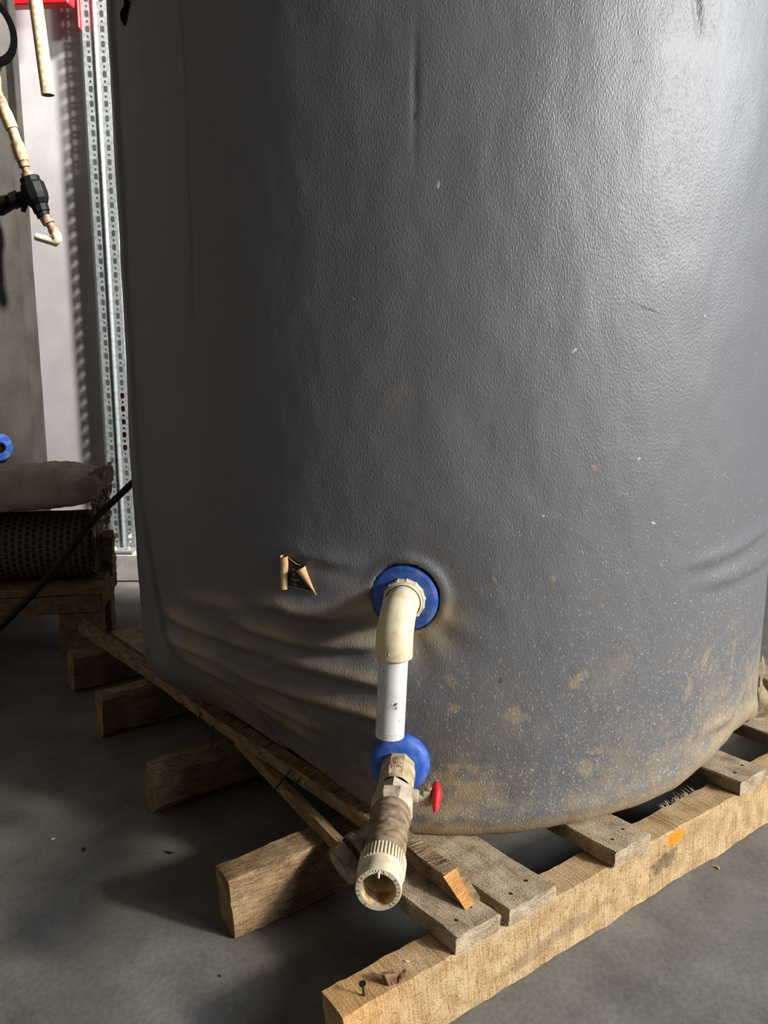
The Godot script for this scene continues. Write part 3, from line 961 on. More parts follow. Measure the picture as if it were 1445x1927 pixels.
func _lower_outlet():
	var d := Vector3(-0.0964, 0, 0.9953).normalized()
	var B := at(0.0242, 0.25, 1.226)
	var o := thing("drain_outlet", "drain assembly of ball valve, rusty tee and open cream socket on the lower blue flange", "valve", B)
	var side := Vector3(d.z, 0, -d.x)   # to the right
	var st = mb()
	add_lathe(st, Vector3(0, 0, 0), d, [[-0.02, 0.047], [0.0, 0.0470], [0.006, 0.0462], [0.011, 0.0425], [0.0145, 0.035], [0.016, 0.024], [0.016, 0.01]], 56, 0, 0, true)
	obj("flange", st, M.blue, o).set_meta("label", "domed blue rubber flange")
	st = mb()
	add_lathe(st, d * 0.012, d, [[0.0, 0.0225], [0.004, 0.0245], [0.006, 0.0262], [0.02, 0.0270], [0.05, 0.0268], [0.066, 0.0262], [0.068, 0.0245], [0.075, 0.0240]], 8, 8, PI / 8)
	add_lathe(st, d * 0.030, d, [[0.0, 0.0255], [0.004, 0.0264], [0.036, 0.0262], [0.040, 0.0250], [0.060, 0.0245]], 40)
	for k in 13:    # thread sealant squeezed out at the joint
		var a := PI * (0.2 + 0.6 * k / 12.0)
		add_lathe(st, d * 0.0135 + (side * cos(a) + Vector3.UP * sin(a)) * 0.0222, d, [[-0.003, 0.0], [-0.0015, rng.randf_range(0.0016, 0.003)], [0.001, rng.randf_range(0.0016, 0.0032)], [0.003, 0.0]], 7, 0, 0, true)
	obj("union_collar", st, M.dusty_cream, o)
	# worn figures stamped on the collar
	st = mb()
	for k in 7:
		var a := PI / 2 + 0.42 - 0.12 * k
		var rr := side * cos(a) + Vector3.UP * sin(a)
		for j in 2:
			if (k + j) % 3 == 2: continue
			add_box(st, d * (0.052 + 0.010 * j) + rr * 0.0263, Vector3(0.0012 if k % 2 else 0.0022, 0.0016, 0.006 if k % 2 else 0.004), 0.0003, Basis(d.cross(rr).normalized() * -1.0, rr, d).orthonormalized())
	obj("stamped_mark", st, M.dusty_cream, o)
	# hexagon ends of the valve
	st = mb()
	add_lathe(st, d * 0.094, d, [[0.0, 0.024], [0.001, 0.0272], [0.003, 0.0285], [0.022, 0.0285], [0.025, 0.0265], [0.027, 0.0255]], 6, 6, PI / 6)
	obj("valve_hexagon", st, M.nickel, o)
	st = mb()
	add_lathe(st, d * 0.120, d, [[0.0, 0.0262], [0.004, 0.0305], [0.018, 0.0310], [0.024, 0.0300], [0.028, 0.0275], [0.031, 0.0250]], 8, 8, PI / 8)
	obj("valve_end_nut", st, M.nickel, o)
	# stem and lever
	var vs := d * 0.1
	st = mb()
	add_lathe(st, vs + side * 0.018, side, [[0.0, 0.011], [0.016, 0.010], [0.017, 0.0085], [0.026, 0.0085], [0.026, 0.0]], 24)
	add_box(st, vs + side * 0.047, Vector3(0.012, 0.022, 0.016), 0.002, Basis(side, Vector3.UP, d))
	add_lathe(st, vs + side * 0.050 + Vector3(0, 0.011, 0), Vector3.UP, [[-0.003, 0.0045], [0.003, 0.0045], [0.004, 0.0035], [0.004, 0.0]], 14)
	obj("stem", st, M.nickel, o)
	var lever := grid(25, 11, func(i, j):
		var a: float = TAU * i / 24.0
		var t: float = j / 10.0
		var w := 0.0125 * sqrt(maxf(0.0, 1.0 - pow(t * 2.0 - 0.8, 4.0) * 0.18)) * (1.0 if t < 0.55 else lerpf(1.0, 0.35, (t - 0.55) / 0.45))
		if j == 0 or j == 10: w = 0.0001
		var c := vs + side * (0.059 + 0.002 * sin(t * 3.0)) + d * (-0.014 + 0.040 * t) + Vector3.UP * (0.007 - 0.016 * t * t)
		return c + side * cos(a) * w * 0.62 + Vector3.UP * sin(a) * w, func(i, j): return Vector2(i, j) * 0.002, null, true)
	commit("lever", lever, M.red, o).set_meta("label", "small red valve lever")
	# tee
	st = mb()
	add_lathe(st, d * 0.150, d, [[0.0, 0.022], [0.001, 0.0272], [0.010, 0.0285], [0.014, 0.0284], [0.018, 0.0270], [0.06, 0.0268], [0.118, 0.0272], [0.12, 0.024]], 44)
	var bd := (d * 0.60 - side * 0.74 + Vector3(0, -0.38, 0)).normalized()
	add_lathe(st, d * 0.190, bd, [[0.0, 0.0235], [0.030, 0.0228], [0.042, 0.0236], [0.0435, 0.0272], [0.047, 0.0284], [0.052, 0.0284], [0.0545, 0.0270], [0.0545, 0.015]], 40)
	obj("tee_body", st, M.rusty, o).set_meta("label", "rust-stained grey metal tee")
	st = mb()
	add_lathe(st, d * 0.190 + bd * 0.053, bd, [[0.0, 0.0262], [0.004, 0.0265], [0.004, 0.0245], [0.008, 0.0242]], 40)
	obj("thread_sealant", st, M.rust, o)
	st = mb()
	add_lathe(st, d * 0.190 + bd * 0.060, bd, [[0.0, 0.022], [0.001, 0.0275], [0.003, 0.0290], [0.015, 0.0285], [0.018, 0.0255], [0.021, 0.0245], [0.021, 0.0]], 8, 8, 0.2)
	obj("plug", st, M.rusty, o)
	# ribbed coupling and open socket
	st = mb()
	add_lathe(st, d * 0.262, d, [[0.0, 0.024], [0.001, 0.0272], [0.026, 0.0280], [0.0275, 0.0265], [0.055, 0.0277], [0.0575, 0.0277], [0.059, 0.0270], [0.0592, 0.0215], [0.058, 0.0205], [0.036, 0.0200], [0.035, 0.0170], [0.012, 0.0165], [0.012, 0.0]], 56)
	var fb := frame(d)
	for k in 40:
		var a := TAU * k / 40.0
		var rr := fb.x * cos(a) + fb.y * sin(a)
		add_box(st, d * 0.2755 + rr * 0.0284, Vector3(0.0026, 0.0022, 0.025), 0.0006, Basis(d.cross(rr) * -1.0, rr, d).orthonormalized())
	obj("socket", st, M.cream, o)
	st = mb()
	add_lathe(st, d * 0.262, d, [[0.0590, 0.0206], [0.0575, 0.0202], [0.0365, 0.0197], [0.0355, 0.0172], [0.0130, 0.0168], [0.0130, 0.0]], 48)
	obj("rusty_bore", st, mottled(141, 0.011, [[0.0, Color8(120, 78, 38)], [0.4, Color8(170, 128, 78)], [0.55, Color8(214, 194, 158)], [1.0, Color8(236, 226, 204)]], 0.5, 9.0, 0.02, 1.3), o)
	# bead of dried sealant hanging from the rim
	st = mb()
	add_tube(st, [d * 0.3185 + Vector3(0, 0.0235, 0), d * 0.3215 + Vector3(0.0005, 0.0225, 0), d * 0.3222 + Vector3(0.0005, 0.019, 0), d * 0.3222 + Vector3(0.0005, 0.0165, 0)], [0.001, 0.0015, 0.0014, 0.0013], 8)
	for k in 9:
		var a := PI / 2 + 0.55 - 0.13 * k
		add_tube(st, [d * 0.3205 + (side * cos(a) + Vector3.UP * sin(a)) * 0.0228, d * 0.3216 + (side * cos(a + 0.07) + Vector3.UP * sin(a + 0.07)) * rng.randf_range(0.0225, 0.0262)], [0.0011, 0.0007], 6)
	obj("dried_sealant", st, M.white_pipe, o)
	# raised lettering round the rim
	rim_text(o, "Kalde", d, side, deg_to_rad(200), deg_to_rad(-14.5), 0.0242, 0.3213)
	rim_text(o, "S", d, side, deg_to_rad(232), deg_to_rad(-14.5), 0.0242, 0.3213)
	rim_text(o, "D01FU121", d, side, deg_to_rad(33), deg_to_rad(-12.0), 0.0242, 0.3213)

func rim_text(o: Node, s: String, d: Vector3, side: Vector3, a0: float, step: float, r: float, along: float):
	var f := SystemFont.new()
	f.font_names = PackedStringArray(["Droid Sans"])
	for k in s.length():
		if s[k] == " ": continue
		var t := TextMesh.new()
		t.text = s[k]
		t.font = f
		t.font_size = 24
		t.pixel_size = 0.00021
		t.depth = 0.0007
		var a := a0 + step * k
		var up := side * cos(a) + Vector3.UP * sin(a)
		var mi := commit("raised_letter", t, M.dusty_cream, o)
		mi.basis = Basis(up.cross(d), up, d)
		mi.position = d * along + up * r

# ------------------------------------------------------------------ torn sticker
func _label():
	var phi := -23.8
	var h := 0.541
	var c := on_tank(phi, h, 0.0)
	var o := thing("torn_sticker", "torn black sticker with curled tan edges left of the higher blue flange", "sticker", c)
	var n := normal_at(phi)
	var x := Vector3(n.z, 0, -n.x)
	var rel := -c
	# black printed face, laid on the jacket
	var P = func(u, v, out): return rel + on_tank(phi + rad_to_deg((u) / TANK_R), h + v, out)
	var st = mb()
	st.set_smooth_group(1)
	var nx := 12
	for i in nx:
		for j in 6:
			var q := []
			for e in [[i, j], [i + 1, j], [i + 1, j + 1], [i, j + 1]]:
				var u: float = lerpf(-0.0205, 0.020, e[0] / float(nx))
				var top: float = lerpf(0.0245, 0.011, smoothstep(-0.02, 0.008, u)) if u < 0.008 else lerpf(0.011, -0.026, (u - 0.008) / 0.012)
				var bot: float = lerpf(-0.0235, -0.0265, (u + 0.0205) / 0.04)
				q.append(P.call(u, lerpf(bot, maxf(top, bot), e[1] / 6.0), 0.0012))
			quad(st, q[0], q[1], q[2], q[3])
	obj("printed_face", st, M.print_black, o)
	# rolled left edge
	st = mb()
	var pts := []
	var rad := []
	for k in 11:
		var t := k / 10.0
		pts.append(P.call(-0.0255 + 0.001 * t, -0.0268 + 0.0525 * t, 0.0052))
		rad.append(0.0056 - 0.0004 * sin(t * 6.0))
	add_tube(st, pts, rad, 18, false)
	obj("rolled_edge", st, M.paper, o)
	# corner curled into a cone
	st = mb()
	pts = []
	rad = []
	for k in 13:
		var t := k / 12.0
		pts.append(P.call(lerpf(0.0045, 0.0275, t), lerpf(0.009, -0.0325, t), lerpf(0.008, 0.0012, t)))
		rad.append(lerpf(0.0082, 0.0003, pow(t, 0.85)))
	add_tube(st, pts, rad, 22, false)
	obj("curled_corner", st, M.paper, o)
	st = mb()
	add_tube(st, [P.call(-0.019, 0.0245, 0.002), P.call(-0.012, 0.0185, 0.003), P.call(-0.004, 0.0135, 0.003), P.call(0.002, 0.0125, 0.003)], [0.0005, 0.0006, 0.0006, 0.0004], 6)
	obj("torn_edge", st, M.paper, o)
	st = mb()
	add_tube(st, [P.call(-0.019, -0.0228, 0.002), P.call(0.0, -0.0246, 0.002), P.call(0.018, -0.0275, 0.002)], [0.0004, 0.0005, 0.0004], 6)
	obj("torn_edge", st, M.paper, o)
	var f := SystemFont.new()
	f.font_names = PackedStringArray(["Droid Sans"])
	var lines := [["en", -0.0135, 0.0050], ["ch", -0.0135, -0.0030], ["ingeb", -0.0145, -0.0108], ["ikg", -0.0125, -0.0185]]
	for k in lines.size():
		var t := TextMesh.new()
		t.text = lines[k][0]
		t.font = f
		t.font_size = 24
		t.pixel_size = 0.00023
		t.depth = 0.0002
		t.horizontal_alignment = HORIZONTAL_ALIGNMENT_LEFT
		var mi := commit("print_line", t, M.print_grey, o)
		mi.basis = Basis(x, Vector3.UP, n)
		mi.position = P.call(lines[k][1], lines[k][2], 0.0016)
		mi.rotate_object_local(Vector3.FORWARD, 0.05)

# ------------------------------------------------------------------ batten lying along the open side
func _batten():
	var o := thing("broken_batten", "long narrow broken batten lying along the left edge of the deck under the tank hem", "batten", uv(0.735, 1.4, 0.12))
	var rel := -o.position
	var b = plank("strip", rel + uv(0.7235, 0.762, 0.1262), V * 1.633, U * 0.0335, Vector3(0, 0.0255, 0), M.brown, o, 0.0012, 61, {"top": M.weathered, "jag1": 0.008, "end0": Vector2(0.15, 1.8), "end1": Vector2(-1.2, -0.3), "jag": 0.002, "step": 0.01,
		"warp": func(p, a, q): return p + Vector3(0, -0.024 * smoothstep(0.45, 1.25, a), 0) + U * (0.006 * sin(a * 7.0))})
	# fresh break at the near end: a thin raw face over the slanted cut
	var st = mb()
	st.set_smooth_group(-1)
	var nz := FastNoiseLite.new(); nz.seed = 3; nz.frequency = 120.0
	var W := 0.0335
	for i in 8:
		for j in 8:
			var q := []
			for e in [[i, j], [i, j + 1], [i + 1, j + 1], [i + 1, j]]:
				var x: float = W * (0.01 + 0.98 * e[0] / 8.0)
				var y: float = 0.0262 * e[1] / 8.0 - 0.0002
				var p := rel + uv(0.7235 + x, 0.762 + x * 0.15 + y * 1.8 - 0.0022 - 0.0016 * absf(nz.get_noise_2d(x, y)), 0.1262 + y)
				q.append([p, Vector2(x + 0.2, y * 2.8)])
			quad(st, q[0][0], q[1][0], q[2][0], q[3][0], q[0][1], q[1][1], q[2][1], q[3][1])
			quad(st, q[3][0], q[2][0], q[1][0], q[0][0], q[3][1], q[2][1], q[1][1], q[0][1])
	obj("raw_break", st, M.fresh, o).set_meta("label", "fresh orange broken wood end")
	for n in [[0.716, 1.19, 0.13, 0.735, 1.175, 0.16], [0.70, 1.545, 0.118, 0.742, 1.60, 0.146], [0.69, 1.46, 0.11, 0.725, 1.52, 0.13]]:
		st = mb()
		add_tube(st, [rel + uv(n[0], n[1], n[2]), rel + uv(n[3], n[4], n[5])], [0.0016, 0.0016], 8)
		obj("protruding_nail", st, M.steel_dark, o)

# ------------------------------------------------------------------ things behind, at the left
func _background():
	var st = mb()
	add_box(st, at(-0.35, 0.057, 3.43), Vector3(1.51, 0.114, 0.42), 0.008)
	tag(obj("footing", st, mottled(101, 0.01, [[0.0, Color8(150, 144, 136)], [1.0, Color8(190, 184, 174)]], 0.85, 2.0, 0.06)), "low pale concrete footing under the perforated metal post", "footing")
	_rack_post()
	st = mb()
	add_box(st, at(-1.438, 1.3, 3.378), Vector3(0.66, 2.6, 0.02), 0.003)
	tag(obj("white_board", st, M.white_board), "tall white board standing behind the perforated metal post", "board")
	var red := M_plain(Color8(206, 18, 30), 0.45)
	var rb := thing("rack_beam", "bright red steel beam across the top of the white board", "beam", at(-1.31, 2.07, 3.25))
	st = mb()
	add_box(st, Vector3(0, 0.12, 0), Vector3(0.47, 0.24, 0.05), 0.004, Basis(Vector3.UP, -0.16) * Basis(Vector3.BACK, -0.03))
	obj("box_section", st, red, rb)
	st = mb()
	add_box(st, Vector3(0.2275, 0.10, -0.045), Vector3(0.007, 0.31, 0.04), 0.002)
	obj("end_bracket", st, red, rb)
	_second_tank()
	_stack()
	# pipe hanging open-ended
	st = mb()
	var d := Vector3(-0.0195, 0.2706, 0).normalized()
	add_lathe(st, at(-1.0868, 1.7, 2.95), d, [[0.06, 0.016], [0.0, 0.0165], [0.0, 0.0205], [0.001, 0.0212], [0.9, 0.0212], [0.9, 0.0]], 28)
	tag(obj("hanging_pipe", st, M.dusty_cream), "open-ended cream pipe hanging down in front of the red beam", "pipe")
	# black hose
	st = mb()
	var pts := []
	var key := [at(0.0, 0.86, 2.70), at(-0.45, 0.72, 2.66), at(-0.62, 0.60, 2.62), at(-0.764, 0.49, 2.55), at(-0.846, 0.402, 2.45), at(-0.942, 0.267, 2.35), at(-1.059, 0.134, 2.25), at(-1.18, 0.03, 2.15), at(-1.4, 0.012, 2.05), at(-1.8, 0.012, 2.0)]
	var cv := Curve3D.new()
	for k in key.size():
		var t: Vector3 = (key[mini(k + 1, key.size() - 1)] - key[maxi(k - 1, 0)]) * 0.17
		cv.add_point(key[k], -t, t)
	var rad := []
	for p in cv.get_baked_points():
		if pts.is_empty() or p.distance_to(pts[-1]) > 0.02:
			pts.append(p); rad.append(0.0105)
	add_tube(st, pts, rad, 14)
	tag(obj("hose", st, M.hose), "thin black hose slanting from behind the tank down past the sacks", "hose")

func hole_ring(st: SurfaceTool, c: Vector2, hw: float, hh: float, z: float, th: float, hole: Callable):
	var outer := []
	for k in 4:
		outer.append(Vector2(lerpf(-hw, hw, k / 4.0), -hh))
	for k in 4: outer.append(Vector2(hw, lerpf(-hh, hh, k / 4.0)))
	for k in 4: outer.append(Vector2(lerpf(hw, -hw, k / 4.0), hh))
	for k in 4: outer.append(Vector2(-hw, lerpf(hh, -hh, k / 4.0)))
	st.set_smooth_group(-1)
	for k in 16:
		var a: Vector2 = outer[k]; var b: Vector2 = outer[(k + 1) % 16]
		var ia: Vector2 = hole.call(a); var ib: Vector2 = hole.call(b)
		var V3 = func(p, zz): return Vector3(c.x + p.x, c.y + p.y, zz)
		quad(st, V3.call(a, z), V3.call(b, z), V3.call(ib, z), V3.call(ia, z))
		quad(st, V3.call(b, z - th), V3.call(a, z - th), V3.call(ia, z - th), V3.call(ib, z - th))
		quad(st, V3.call(ia, z), V3.call(ib, z), V3.call(ib, z - th), V3.call(ia, z - th))

func _rack_post():
	var o := thing("rack_post", "perforated galvanised rack post bolted to the pale footing left of the insulated tank", "post", at(-1.034, 0.122, 3.3))
	var st = mb()
	var n := 48
	var th := 0.002
	for s in [-1, 1]:
		for k in n:
			var y0: float = 0.01 + 0.05 * k
			hole_ring(st, Vector2(s * 0.0265, y0 + 0.012), 0.0165, 0.012, 0, th, func(p): return p * (0.0048 / p.length()))
			hole_ring(st, Vector2(s * 0.0265, y0 + 0.037), 0.0165, 0.013, 0, th, func(p): 
				var q: Vector2 = p / maxf(absf(p.x) / 0.0078, absf(p.y) / 0.0105)
				return q * (0.94 if absf(absf(p.x) / 0.0165 - absf(p.y) / 0.013) < 0.1 else 1.0))
	var H: float = 0.01 + 0.05 * n
	# ridge down the middle, bent edges at the sides
	var prof := [Vector2(-0.049, -0.009), Vector2(-0.049, -0.002), Vector2(-0.047, 0.0), Vector2(-0.043, 0.0)]
	var prof2 := [Vector2(-0.010, 0.0), Vector2(-0.007, 0.002), Vector2(-0.004, 0.0062), Vector2(0.0, 0.0075), Vector2(0.004, 0.0062), Vector2(0.007, 0.002), Vector2(0.010, 0.0)]
	var prof3 := [Vector2(0.043, 0.0), Vector2(0.047, 0.0), Vector2(0.049, -0.002), Vector2(0.049, -0.030)]
	st.set_smooth_group(1)
	for P in [prof, prof2, prof3]:
		for i in P.size() - 1:
			var a: Vector2 = P[i]; var b: Vector2 = P[i + 1]
			var nn := Vector2(-(b.y - a.y), b.x - a.x).normalized() * th
			quad(st, Vector3(a.x, 0.0, a.y), Vector3(b.x, 0.0, b.y), Vector3(b.x, H, b.y), Vector3(a.x, H, a.y))
			quad(st, Vector3(b.x - nn.x, 0.0, b.y - nn.y), Vector3(a.x - nn.x, 0.0, a.y - nn.y), Vector3(a.x - nn.x, H, a.y - nn.y), Vector3(b.x - nn.x, H, b.y - nn.y))
	st.set_smooth_group(-1)
	add_box(st, Vector3(0.0, H * 0.5, -0.018), Vector3(0.003, H, 0.035), 0.0005)
	for s in [-1, 1]:
		quad(st, Vector3(s * 0.0265 - 0.0165, 0, 0), Vector3(s * 0.0265 + 0.0165, 0, 0), Vector3(s * 0.0265 + 0.0165, 0.01, 0), Vector3(s * 0.0265 - 0.0165, 0.01, 0))
	obj("profile", st, M.galv, o)
	st = mb()
	var pl := [Vector2(-0.052, 0.055), Vector2(-0.040, 0.078), Vector2(0.055, 0.078), Vector2(0.055, -0.05), Vector2(-0.052, -0.05)]
	st.set_smooth_group(-1)
	for k in 5:
		var a: Vector2 = pl[k]; var b: Vector2 = pl[(k + 1) % 5]
		tri(st, Vector3(0, 0, 0), Vector3(a.x, 0, a.y), Vector3(b.x, 0, b.y))
		quad(st, Vector3(a.x, -0.008, a.y), Vector3(b.x, -0.008, b.y), Vector3(b.x, 0, b.y), Vector3(a.x, 0, a.y))
	obj("base_plate", st, M.galv, o)
	for x in [-0.024, 0.030]:
		st = mb()
		add_lathe(st, Vector3(x, 0.0, 0.042), Vector3.UP, [[0.0, 0.012], [0.002, 0.012], [0.002, 0.0085], [0.009, 0.0085], [0.0105, 0.007], [0.0105, 0.0]], 6, 6)
		obj("bolt", st, M.nickel, o)
	st = mb()
	add_box(st, Vector3(0.024, 0.50, -0.02), Vector3(0.034, 0.235, 0.02), 0.002)
	obj("red_lug", st, M_plain(Color8(196, 24, 30), 0.5), o).set_meta("label", "red steel lug behind the post")

func _second_tank():
	var c := at(-1.517, 0.0, 3.0)
	var o := thing("grey_tank", "slim beige-grey second tank at the left edge, behind the stacked sacks", "tank", c)
	var m := grid(97, 60, func(i, j):
		var a = TAU * i / 96.0
		var h = 2.35 * j / 59.0
		var r := 0.3 + 0.0012 * jn.get_noise_2d(i * 2.0, j * 2.0)
		r -= 0.014 * exp(-pow((rad_to_deg(a) - 88.0) / 5.0, 2.0))
		return Vector3(sin(a) * r, h, cos(a) * r), func(i, j): return Vector2(i * 0.02, j * 0.04), null, true)
	commit("shell", m, M.tank2, o)
	var st = mb()
	add_lathe(st, Vector3(0, 2.35, 0), Vector3.UP, [[0.0, 0.3], [0.05, 0.27], [0.1, 0.15], [0.12, 0.0]], 48)
	obj("dome", st, M.tank2, o)
	st = mb()
	var q := at(-1.262, 0.571, 2.85) - c
	var n := Vector3(0.85, 0, 0.5).normalized()
	add_lathe(st, Vector3(0.238, 0.571, 0.183), Vector3(0.793, 0, 0.609), [[-0.02, 0.046], [0.004, 0.046], [0.010, 0.043], [0.012, 0.018], [-0.004, 0.014]], 32)
	obj("flange", st, M.blue, o).set_meta("label", "round blue flange")
	st = mb()
	add_lathe(st, Vector3(0.238, 0.571, 0.183), Vector3(0.793, 0, 0.609), [[0.0, 0.0165], [0.0125, 0.0165], [0.0128, 0.011], [0.008, 0.010], [0.008, 0.0]], 24)
	obj("outlet_hole", st, M.black, o)
	# hand hole with its black rim
	st = mb()
	var hn := Vector3(0.85, 0, 0.53).normalized()
	var hc := at(-1.252, 1.86, 2.86) - c
	add_lathe(st, hc, hn, [[-0.08, 0.106], [0.035, 0.106], [0.040, 0.103], [0.043, 0.094], [0.036, 0.079]], 56)
	obj("rim", st, M.matt_black, o).set_meta("label", "black rim of the hand hole")
	st = mb()
	add_lathe(st, hc, hn, [[0.034, 0.080], [0.038, 0.079], [0.038, 0.0]], 48)
	obj("cover", st, M.tank2, o)
	_valve_chain()

func _valve_chain():
	var o0 := at(-1.088, 1.36, 2.8)
	var o := thing("dangling_valve", "black plastic valve with cream fittings above and a spout below, beside the second tank", "valve", o0)
	var R = func(l, h, f = 2.8): return at(l, h, f) - o0
	var st = mb()
	add_tube(st, [R.call(-1.200, 1.72, 2.83), R.call(-1.188, 1.672), R.call(-1.172, 1.622)], [0.014, 0.014, 0.014], 8)
	add_tube(st, [R.call(-1.182, 1.650), R.call(-1.170, 1.615)], [0.018, 0.018], 6)
	obj("brass_nut", st, M.rusty, o)
	st = mb()
	add_tube(st, [R.call(-1.173, 1.622), R.call(-1.167, 1.606), R.call(-1.150, 1.560)], [0.016, 0.0195, 0.0195], 20)
	add_tube(st, [R.call(-1.150, 1.560), R.call(-1.135, 1.51)], [0.0155, 0.0155], 20)
	add_tube(st, [R.call(-1.1385, 1.518), R.call(-1.127, 1.475), R.call(-1.124, 1.466)], [0.0195, 0.0195, 0.017], 20)
	obj("cream_coupling", st, M.dusty_cream, o)
	st = mb()
	add_tube(st, [R.call(-1.125, 1.468), R.call(-1.119, 1.448)], [0.0165, 0.0165], 6)
	add_tube(st, [R.call(-1.119, 1.448), R.call(-1.113, 1.425)], [0.0115, 0.0115], 16)
	add_tube(st, [R.call(-1.1145, 1.430), R.call(-1.110, 1.416)], [0.0195, 0.0195], 8)
	obj("metal_nipple", st, M.rusty, o)
	# valve body
	var ax: Vector3 = (R.call(-1.071, 1.306) - R.call(-1.105, 1.412)).normalized()
	st = mb()
	add_lathe(st, R.call(-1.108, 1.418), ax, [[0.0, 0.0], [0.0, 0.029], [0.003, 0.031], [0.016, 0.031], [0.018, 0.034], [0.024, 0.038], [0.055, 0.0385], [0.072, 0.036], [0.084, 0.029], [0.088, 0.026], [0.108, 0.025], [0.110, 0.021], [0.124, 0.021], [0.124, 0.0]], 10, 10, 0.2)
	add_tube(st, [R.call(-1.095, 1.372), R.call(-1.15, 1.352, 2.80), R.call(-1.21, 1.335, 2.81), R.call(-1.275, 1.34, 2.835)], [0.022, 0.019, 0.030, 0.032], 16)
	add_tube(st, [R.call(-1.145, 1.356), R.call(-1.165, 1.348)], [0.027, 0.027], 8)
	add_tube(st, [R.call(-1.125, 1.345), R.call(-1.135, 1.315)], [0.010, 0.007], 10)
	obj("valve_body", st, M.black, o)
	st = mb()
	add_tube(st, [R.call(-1.066, 1.300), R.call(-1.056, 1.280)], [0.020, 0.019], 8)
	add_tube(st, [R.call(-1.057, 1.284), R.call(-1.043, 1.258)], [0.013, 0.013], 16)
	add_tube(st, [R.call(-1.046, 1.264), R.call(-1.040, 1.252)], [0.0165, 0.0165], 8)
	obj("lower_nipple", st, M.rusty, o)
	st = mb()
	add_tube(st, [R.call(-1.043, 1.260), R.call(-1.036, 1.245), R.call(-1.035, 1.234), R.call(-1.042, 1.226), R.call(-1.058, 1.229, 2.795), R.call(-1.092, 1.238, 2.78), R.call(-1.096, 1.239, 2.778)], [0.013, 0.0165, 0.018, 0.0165, 0.0125, 0.0115, 0.008], 18)
	obj("spout", st, M.cream, o)

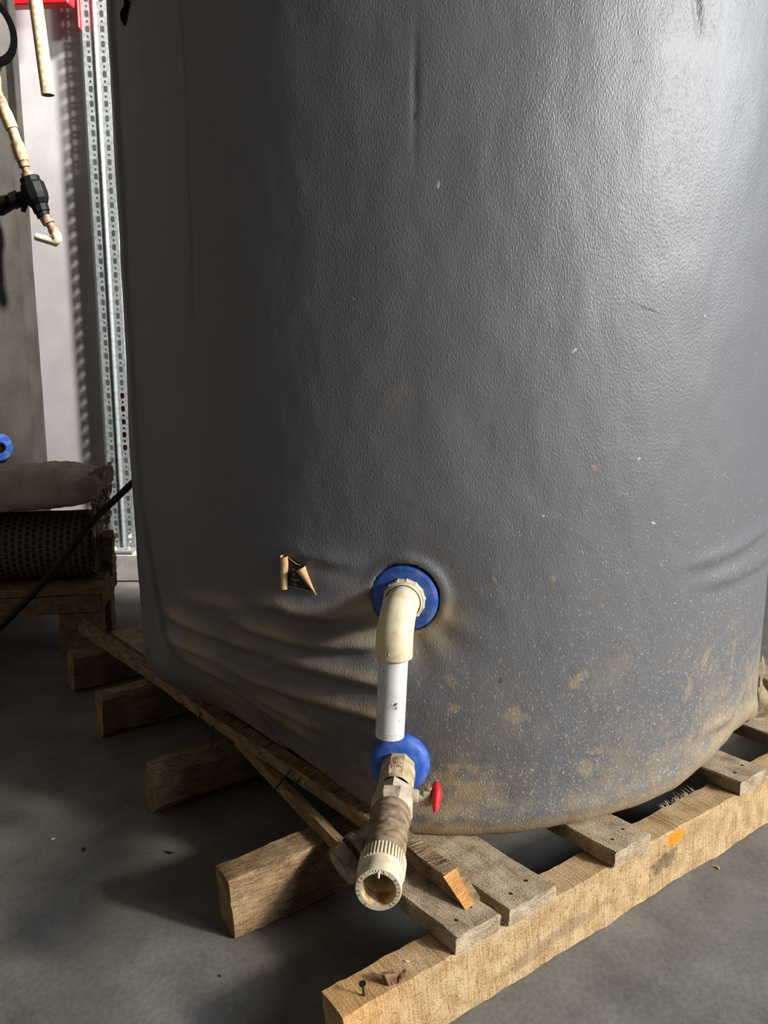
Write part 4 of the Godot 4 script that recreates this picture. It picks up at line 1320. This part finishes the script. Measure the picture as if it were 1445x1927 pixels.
func _stack():
	var yaw := 0.16
	var b := Basis(Vector3.UP, yaw)
	var c := at(-1.21, 0.0, 2.52)
	var o := thing("small_pallet", "dark wooden pallet at the left edge carrying the net roll and the sack", "pallet", c)
	o.basis = b
	# local: x to the right, z towards the viewer
	var P = func(called, x0, x1, z0, z1, h0, h1, m, seed): return plank(called[0], Vector3(x0, h0, z0), Vector3(x1 - x0, 0, 0), Vector3(0, 0, z1 - z0), Vector3(0, h1 - h0, 0), m, o, 0.002, seed, {"step": 0.03, "jag": 0.004})
	P.call(["deck_board"], -0.46, 0.362, 0.06, 0.155, 0.178, 0.2, M.brown, 71)
	P.call(["deck_board"], -0.46, 0.350, -0.05, 0.045, 0.178, 0.2, M.brown, 72)
	P.call(["deck_board"], -0.46, 0.356, -0.15, -0.062, 0.178, 0.2, M.brown, 73)
	for k in 2:
		plank("cross_piece", Vector3(-0.46 + 0.72 * k, 0.124, -0.15), Vector3(0, 0, 0.295), Vector3(0.095, 0, 0), Vector3(0, 0.054, 0), M.brown, o, 0.003, 74 + k, {"step": 0.02})
	P.call(["bottom_rail"], -0.46, 0.352, 0.07, 0.150, 0.122, 0.176, M.brown, 77)
	P.call(["block"], 0.23, 0.345, 0.05, 0.145, 0.0, 0.122, M.brown, 78)
	P.call(["block"], -0.45, -0.33, 0.05, 0.145, 0.0, 0.122, M.brown, 79)
	P.call(["block"], 0.23, 0.345, -0.15, -0.06, 0.0, 0.122, M.brown, 80)
	P.call(["block"], -0.45, -0.33, -0.15, -0.06, 0.0, 0.122, M.brown, 81)
	# roll of black net
	var rr := thing("net_roll", "roll of coarse black netting lying on the small pallet", "netting", c + b * Vector3(0, 0.305, 0.02))
	rr.basis = b
	var m := grid(49, 40, func(i, j):
		var a = TAU * i / 48.0
		var x := lerpf(-0.46, 0.325, j / 39.0)
		var r := 0.104 + 0.003 * sin(a * 2.0 + 0.6) + 0.002 * jn.get_noise_2d(i * 3.0, j * 3.0)
		if j == 39: r -= 0.004
		return Vector3(x, sin(a) * r, -cos(a) * r), func(i, j): return Vector2(i * 0.0136, j * 0.02), null, true)
	commit("wrap", m, M.net, rr)
	var st = mb()
	var sp := []
	var sr := []
	for k in 120:
		var a := k * 0.32
		var r := 0.02 + 0.079 * k / 120.0
		sp.append(Vector3(0.326, sin(a) * r, -cos(a) * r)); sr.append(0.0022)
	add_tube(st, sp, sr, 6)
	add_lathe(st, Vector3(0.318, 0, 0), Vector3.RIGHT, [[0.0, 0.1], [0.004, 0.098], [0.004, 0.0]], 32)
	obj("rolled_end", st, M.hose, rr)
	# sack lying on the roll
	var s := thing("sack", "flat dusty taupe sack lying on top of the net roll", "sack", c + b * Vector3(-0.02, 0.478, 0.0))
	s.basis = b
	m = grid(65, 60, func(i, j):
		var a = TAU * i / 64.0
		var t = j / 59.0 * 2.0 - 1.0
		var e := pow(maxf(0.0, 1.0 - pow(absf(t), 7.0)), 0.5)
		var ca := cos(a); var sa := sin(a)
		var w := 0.15 * signf(ca) * pow(absf(ca), 0.7) * (0.55 + 0.45 * e)
		var hh = 0.064 * signf(sa) * pow(absf(sa), 0.75) * e
		hh += 0.006 * jn.get_noise_2d(i * 4.0, j * 4.0) + 0.008 * jn.get_noise_2d(i * 1.2, j * 1.2 + 90.0)
		return Vector3(t * 0.385, hh + 0.012 * t, -w), func(i, j): return Vector2(i * 0.01, j * 0.012), null, true)
	commit("bag", m, M.sack, s)
	m = grid(16, 18, func(i, j):
		var u = i / 15.0; var v = j / 17.0
		return Vector3(0.352 + 0.055 * u * (1.0 - 0.4 * v) + 0.014 * jn.get_noise_2d(i * 14.0, j * 12.0), 0.055 - 0.20 * v + 0.02 * u, 0.10 - 0.10 * u + 0.02 * jn.get_noise_2d(i * 10.0 + 40.0, j * 16.0)),
		func(i, j): return Vector2(i * 0.01, j * 0.01))
	var film := StandardMaterial3D.new()
	film.albedo_color = Color(0.62, 0.54, 0.46, 1.0)
	film.roughness = 0.3
	film.backlight_enabled = true
	film.backlight = Color(0.4, 0.35, 0.3)
	commit("plastic_film", m, film, s)
	plank("wood_offcut", c + b * Vector3(0.268, 0.201, -0.148), b * Vector3(0.09, 0, 0.01), b * Vector3(0, 0, 0.06), b * Vector3(0.0, 0.12, 0), M.deck, self, 0.008, 88, {"chamfer": 0.02, "jag": 0.01})
	tag(get_node("wood_offcut"), "short pale wood offcut on the small pallet beside the net roll", "offcut")

# ------------------------------------------------------------------ small bits
func _debris():
	# splintered chip on the front stringer
	var o := thing("wood_chip", "splintered reddish wood chip standing on the end of the front stringer", "chip", uv(0.582, 0.7385, 0.1))
	plank("splinters", Vector3(-0.011, -0.001, 0.004), Vector3(-0.003, 0.010, 0.0), Vector3(0.015, 0.001, -0.010), Vector3(0.004, 0, 0.006), M.rust_wood, o, 0.002, 97, {"jag1": 0.012, "step": 0.004, "chamfer": 0.001, "end1": Vector2(0.2, 0.0)})
	plank("splinters", Vector3(0.002, -0.001, 0.0), Vector3(0.006, 0.012, -0.002), Vector3(0.006, 0.001, -0.004), Vector3(0.003, 0, 0.004), M.rust_wood, o, 0.002, 98, {"jag1": 0.010, "step": 0.004, "chamfer": 0.001})
	var st: SurfaceTool
	var spots := [
		["tiny white chip on the front stringer just before the first deck board", uv(0.617, 0.755, 0.1005), 0.0035, M.white_pipe],
		["pale curl of shaving on the open floor right of the front stringer", at(0.576, 0.0005, 1.334), 0.006, M.cream],
		["pale flake on the floor in front of the concrete footing", at(-0.919, 0.0005, 2.729), 0.014, M.cream],
		["small pale lump on the floor beside the far side of the tank", at(-0.783, 0.0005, 2.607), 0.012, M.cream],
		["whitish crumb on the lit floor at the left edge", at(-0.605, 0.0005, 1.421), 0.004, M.white_pipe],
		["dark lump on the floor left of the second stringer end", at(-0.38, 0.0005, 1.376), 0.008, M.hose],
		["thin dark chip on the lit floor at the left", at(-0.535, 0.0005, 1.387), 0.007, M.hose],
		["dark speck on the lit floor near the lower left corner", at(-0.233, 0.0005, 1.073), 0.003, M.hose],
		["grey wood sliver wedged in the gap between the first two deck boards", uv(0.763, 0.732, 0.1045), 0.008, M.weathered],
	]
	for s in spots:
		st = mb()
		var pts := []
		var rad := []
		var a := rng.randf() * TAU
		for k in 5:
			var t := k / 4.0 - 0.5
			pts.append(s[1] + Vector3(cos(a + t), 0, sin(a + t)) * t * s[2] * 2.2 + Vector3(0, s[2] * 0.22, 0))
			rad.append(s[2] * 0.3 * (1.0 - absf(t) * 1.2))
		add_tube(st, pts, rad, 7)
		tag(obj("chip", st, s[3]), s[0], "chip", "crumbs and chips lying about")
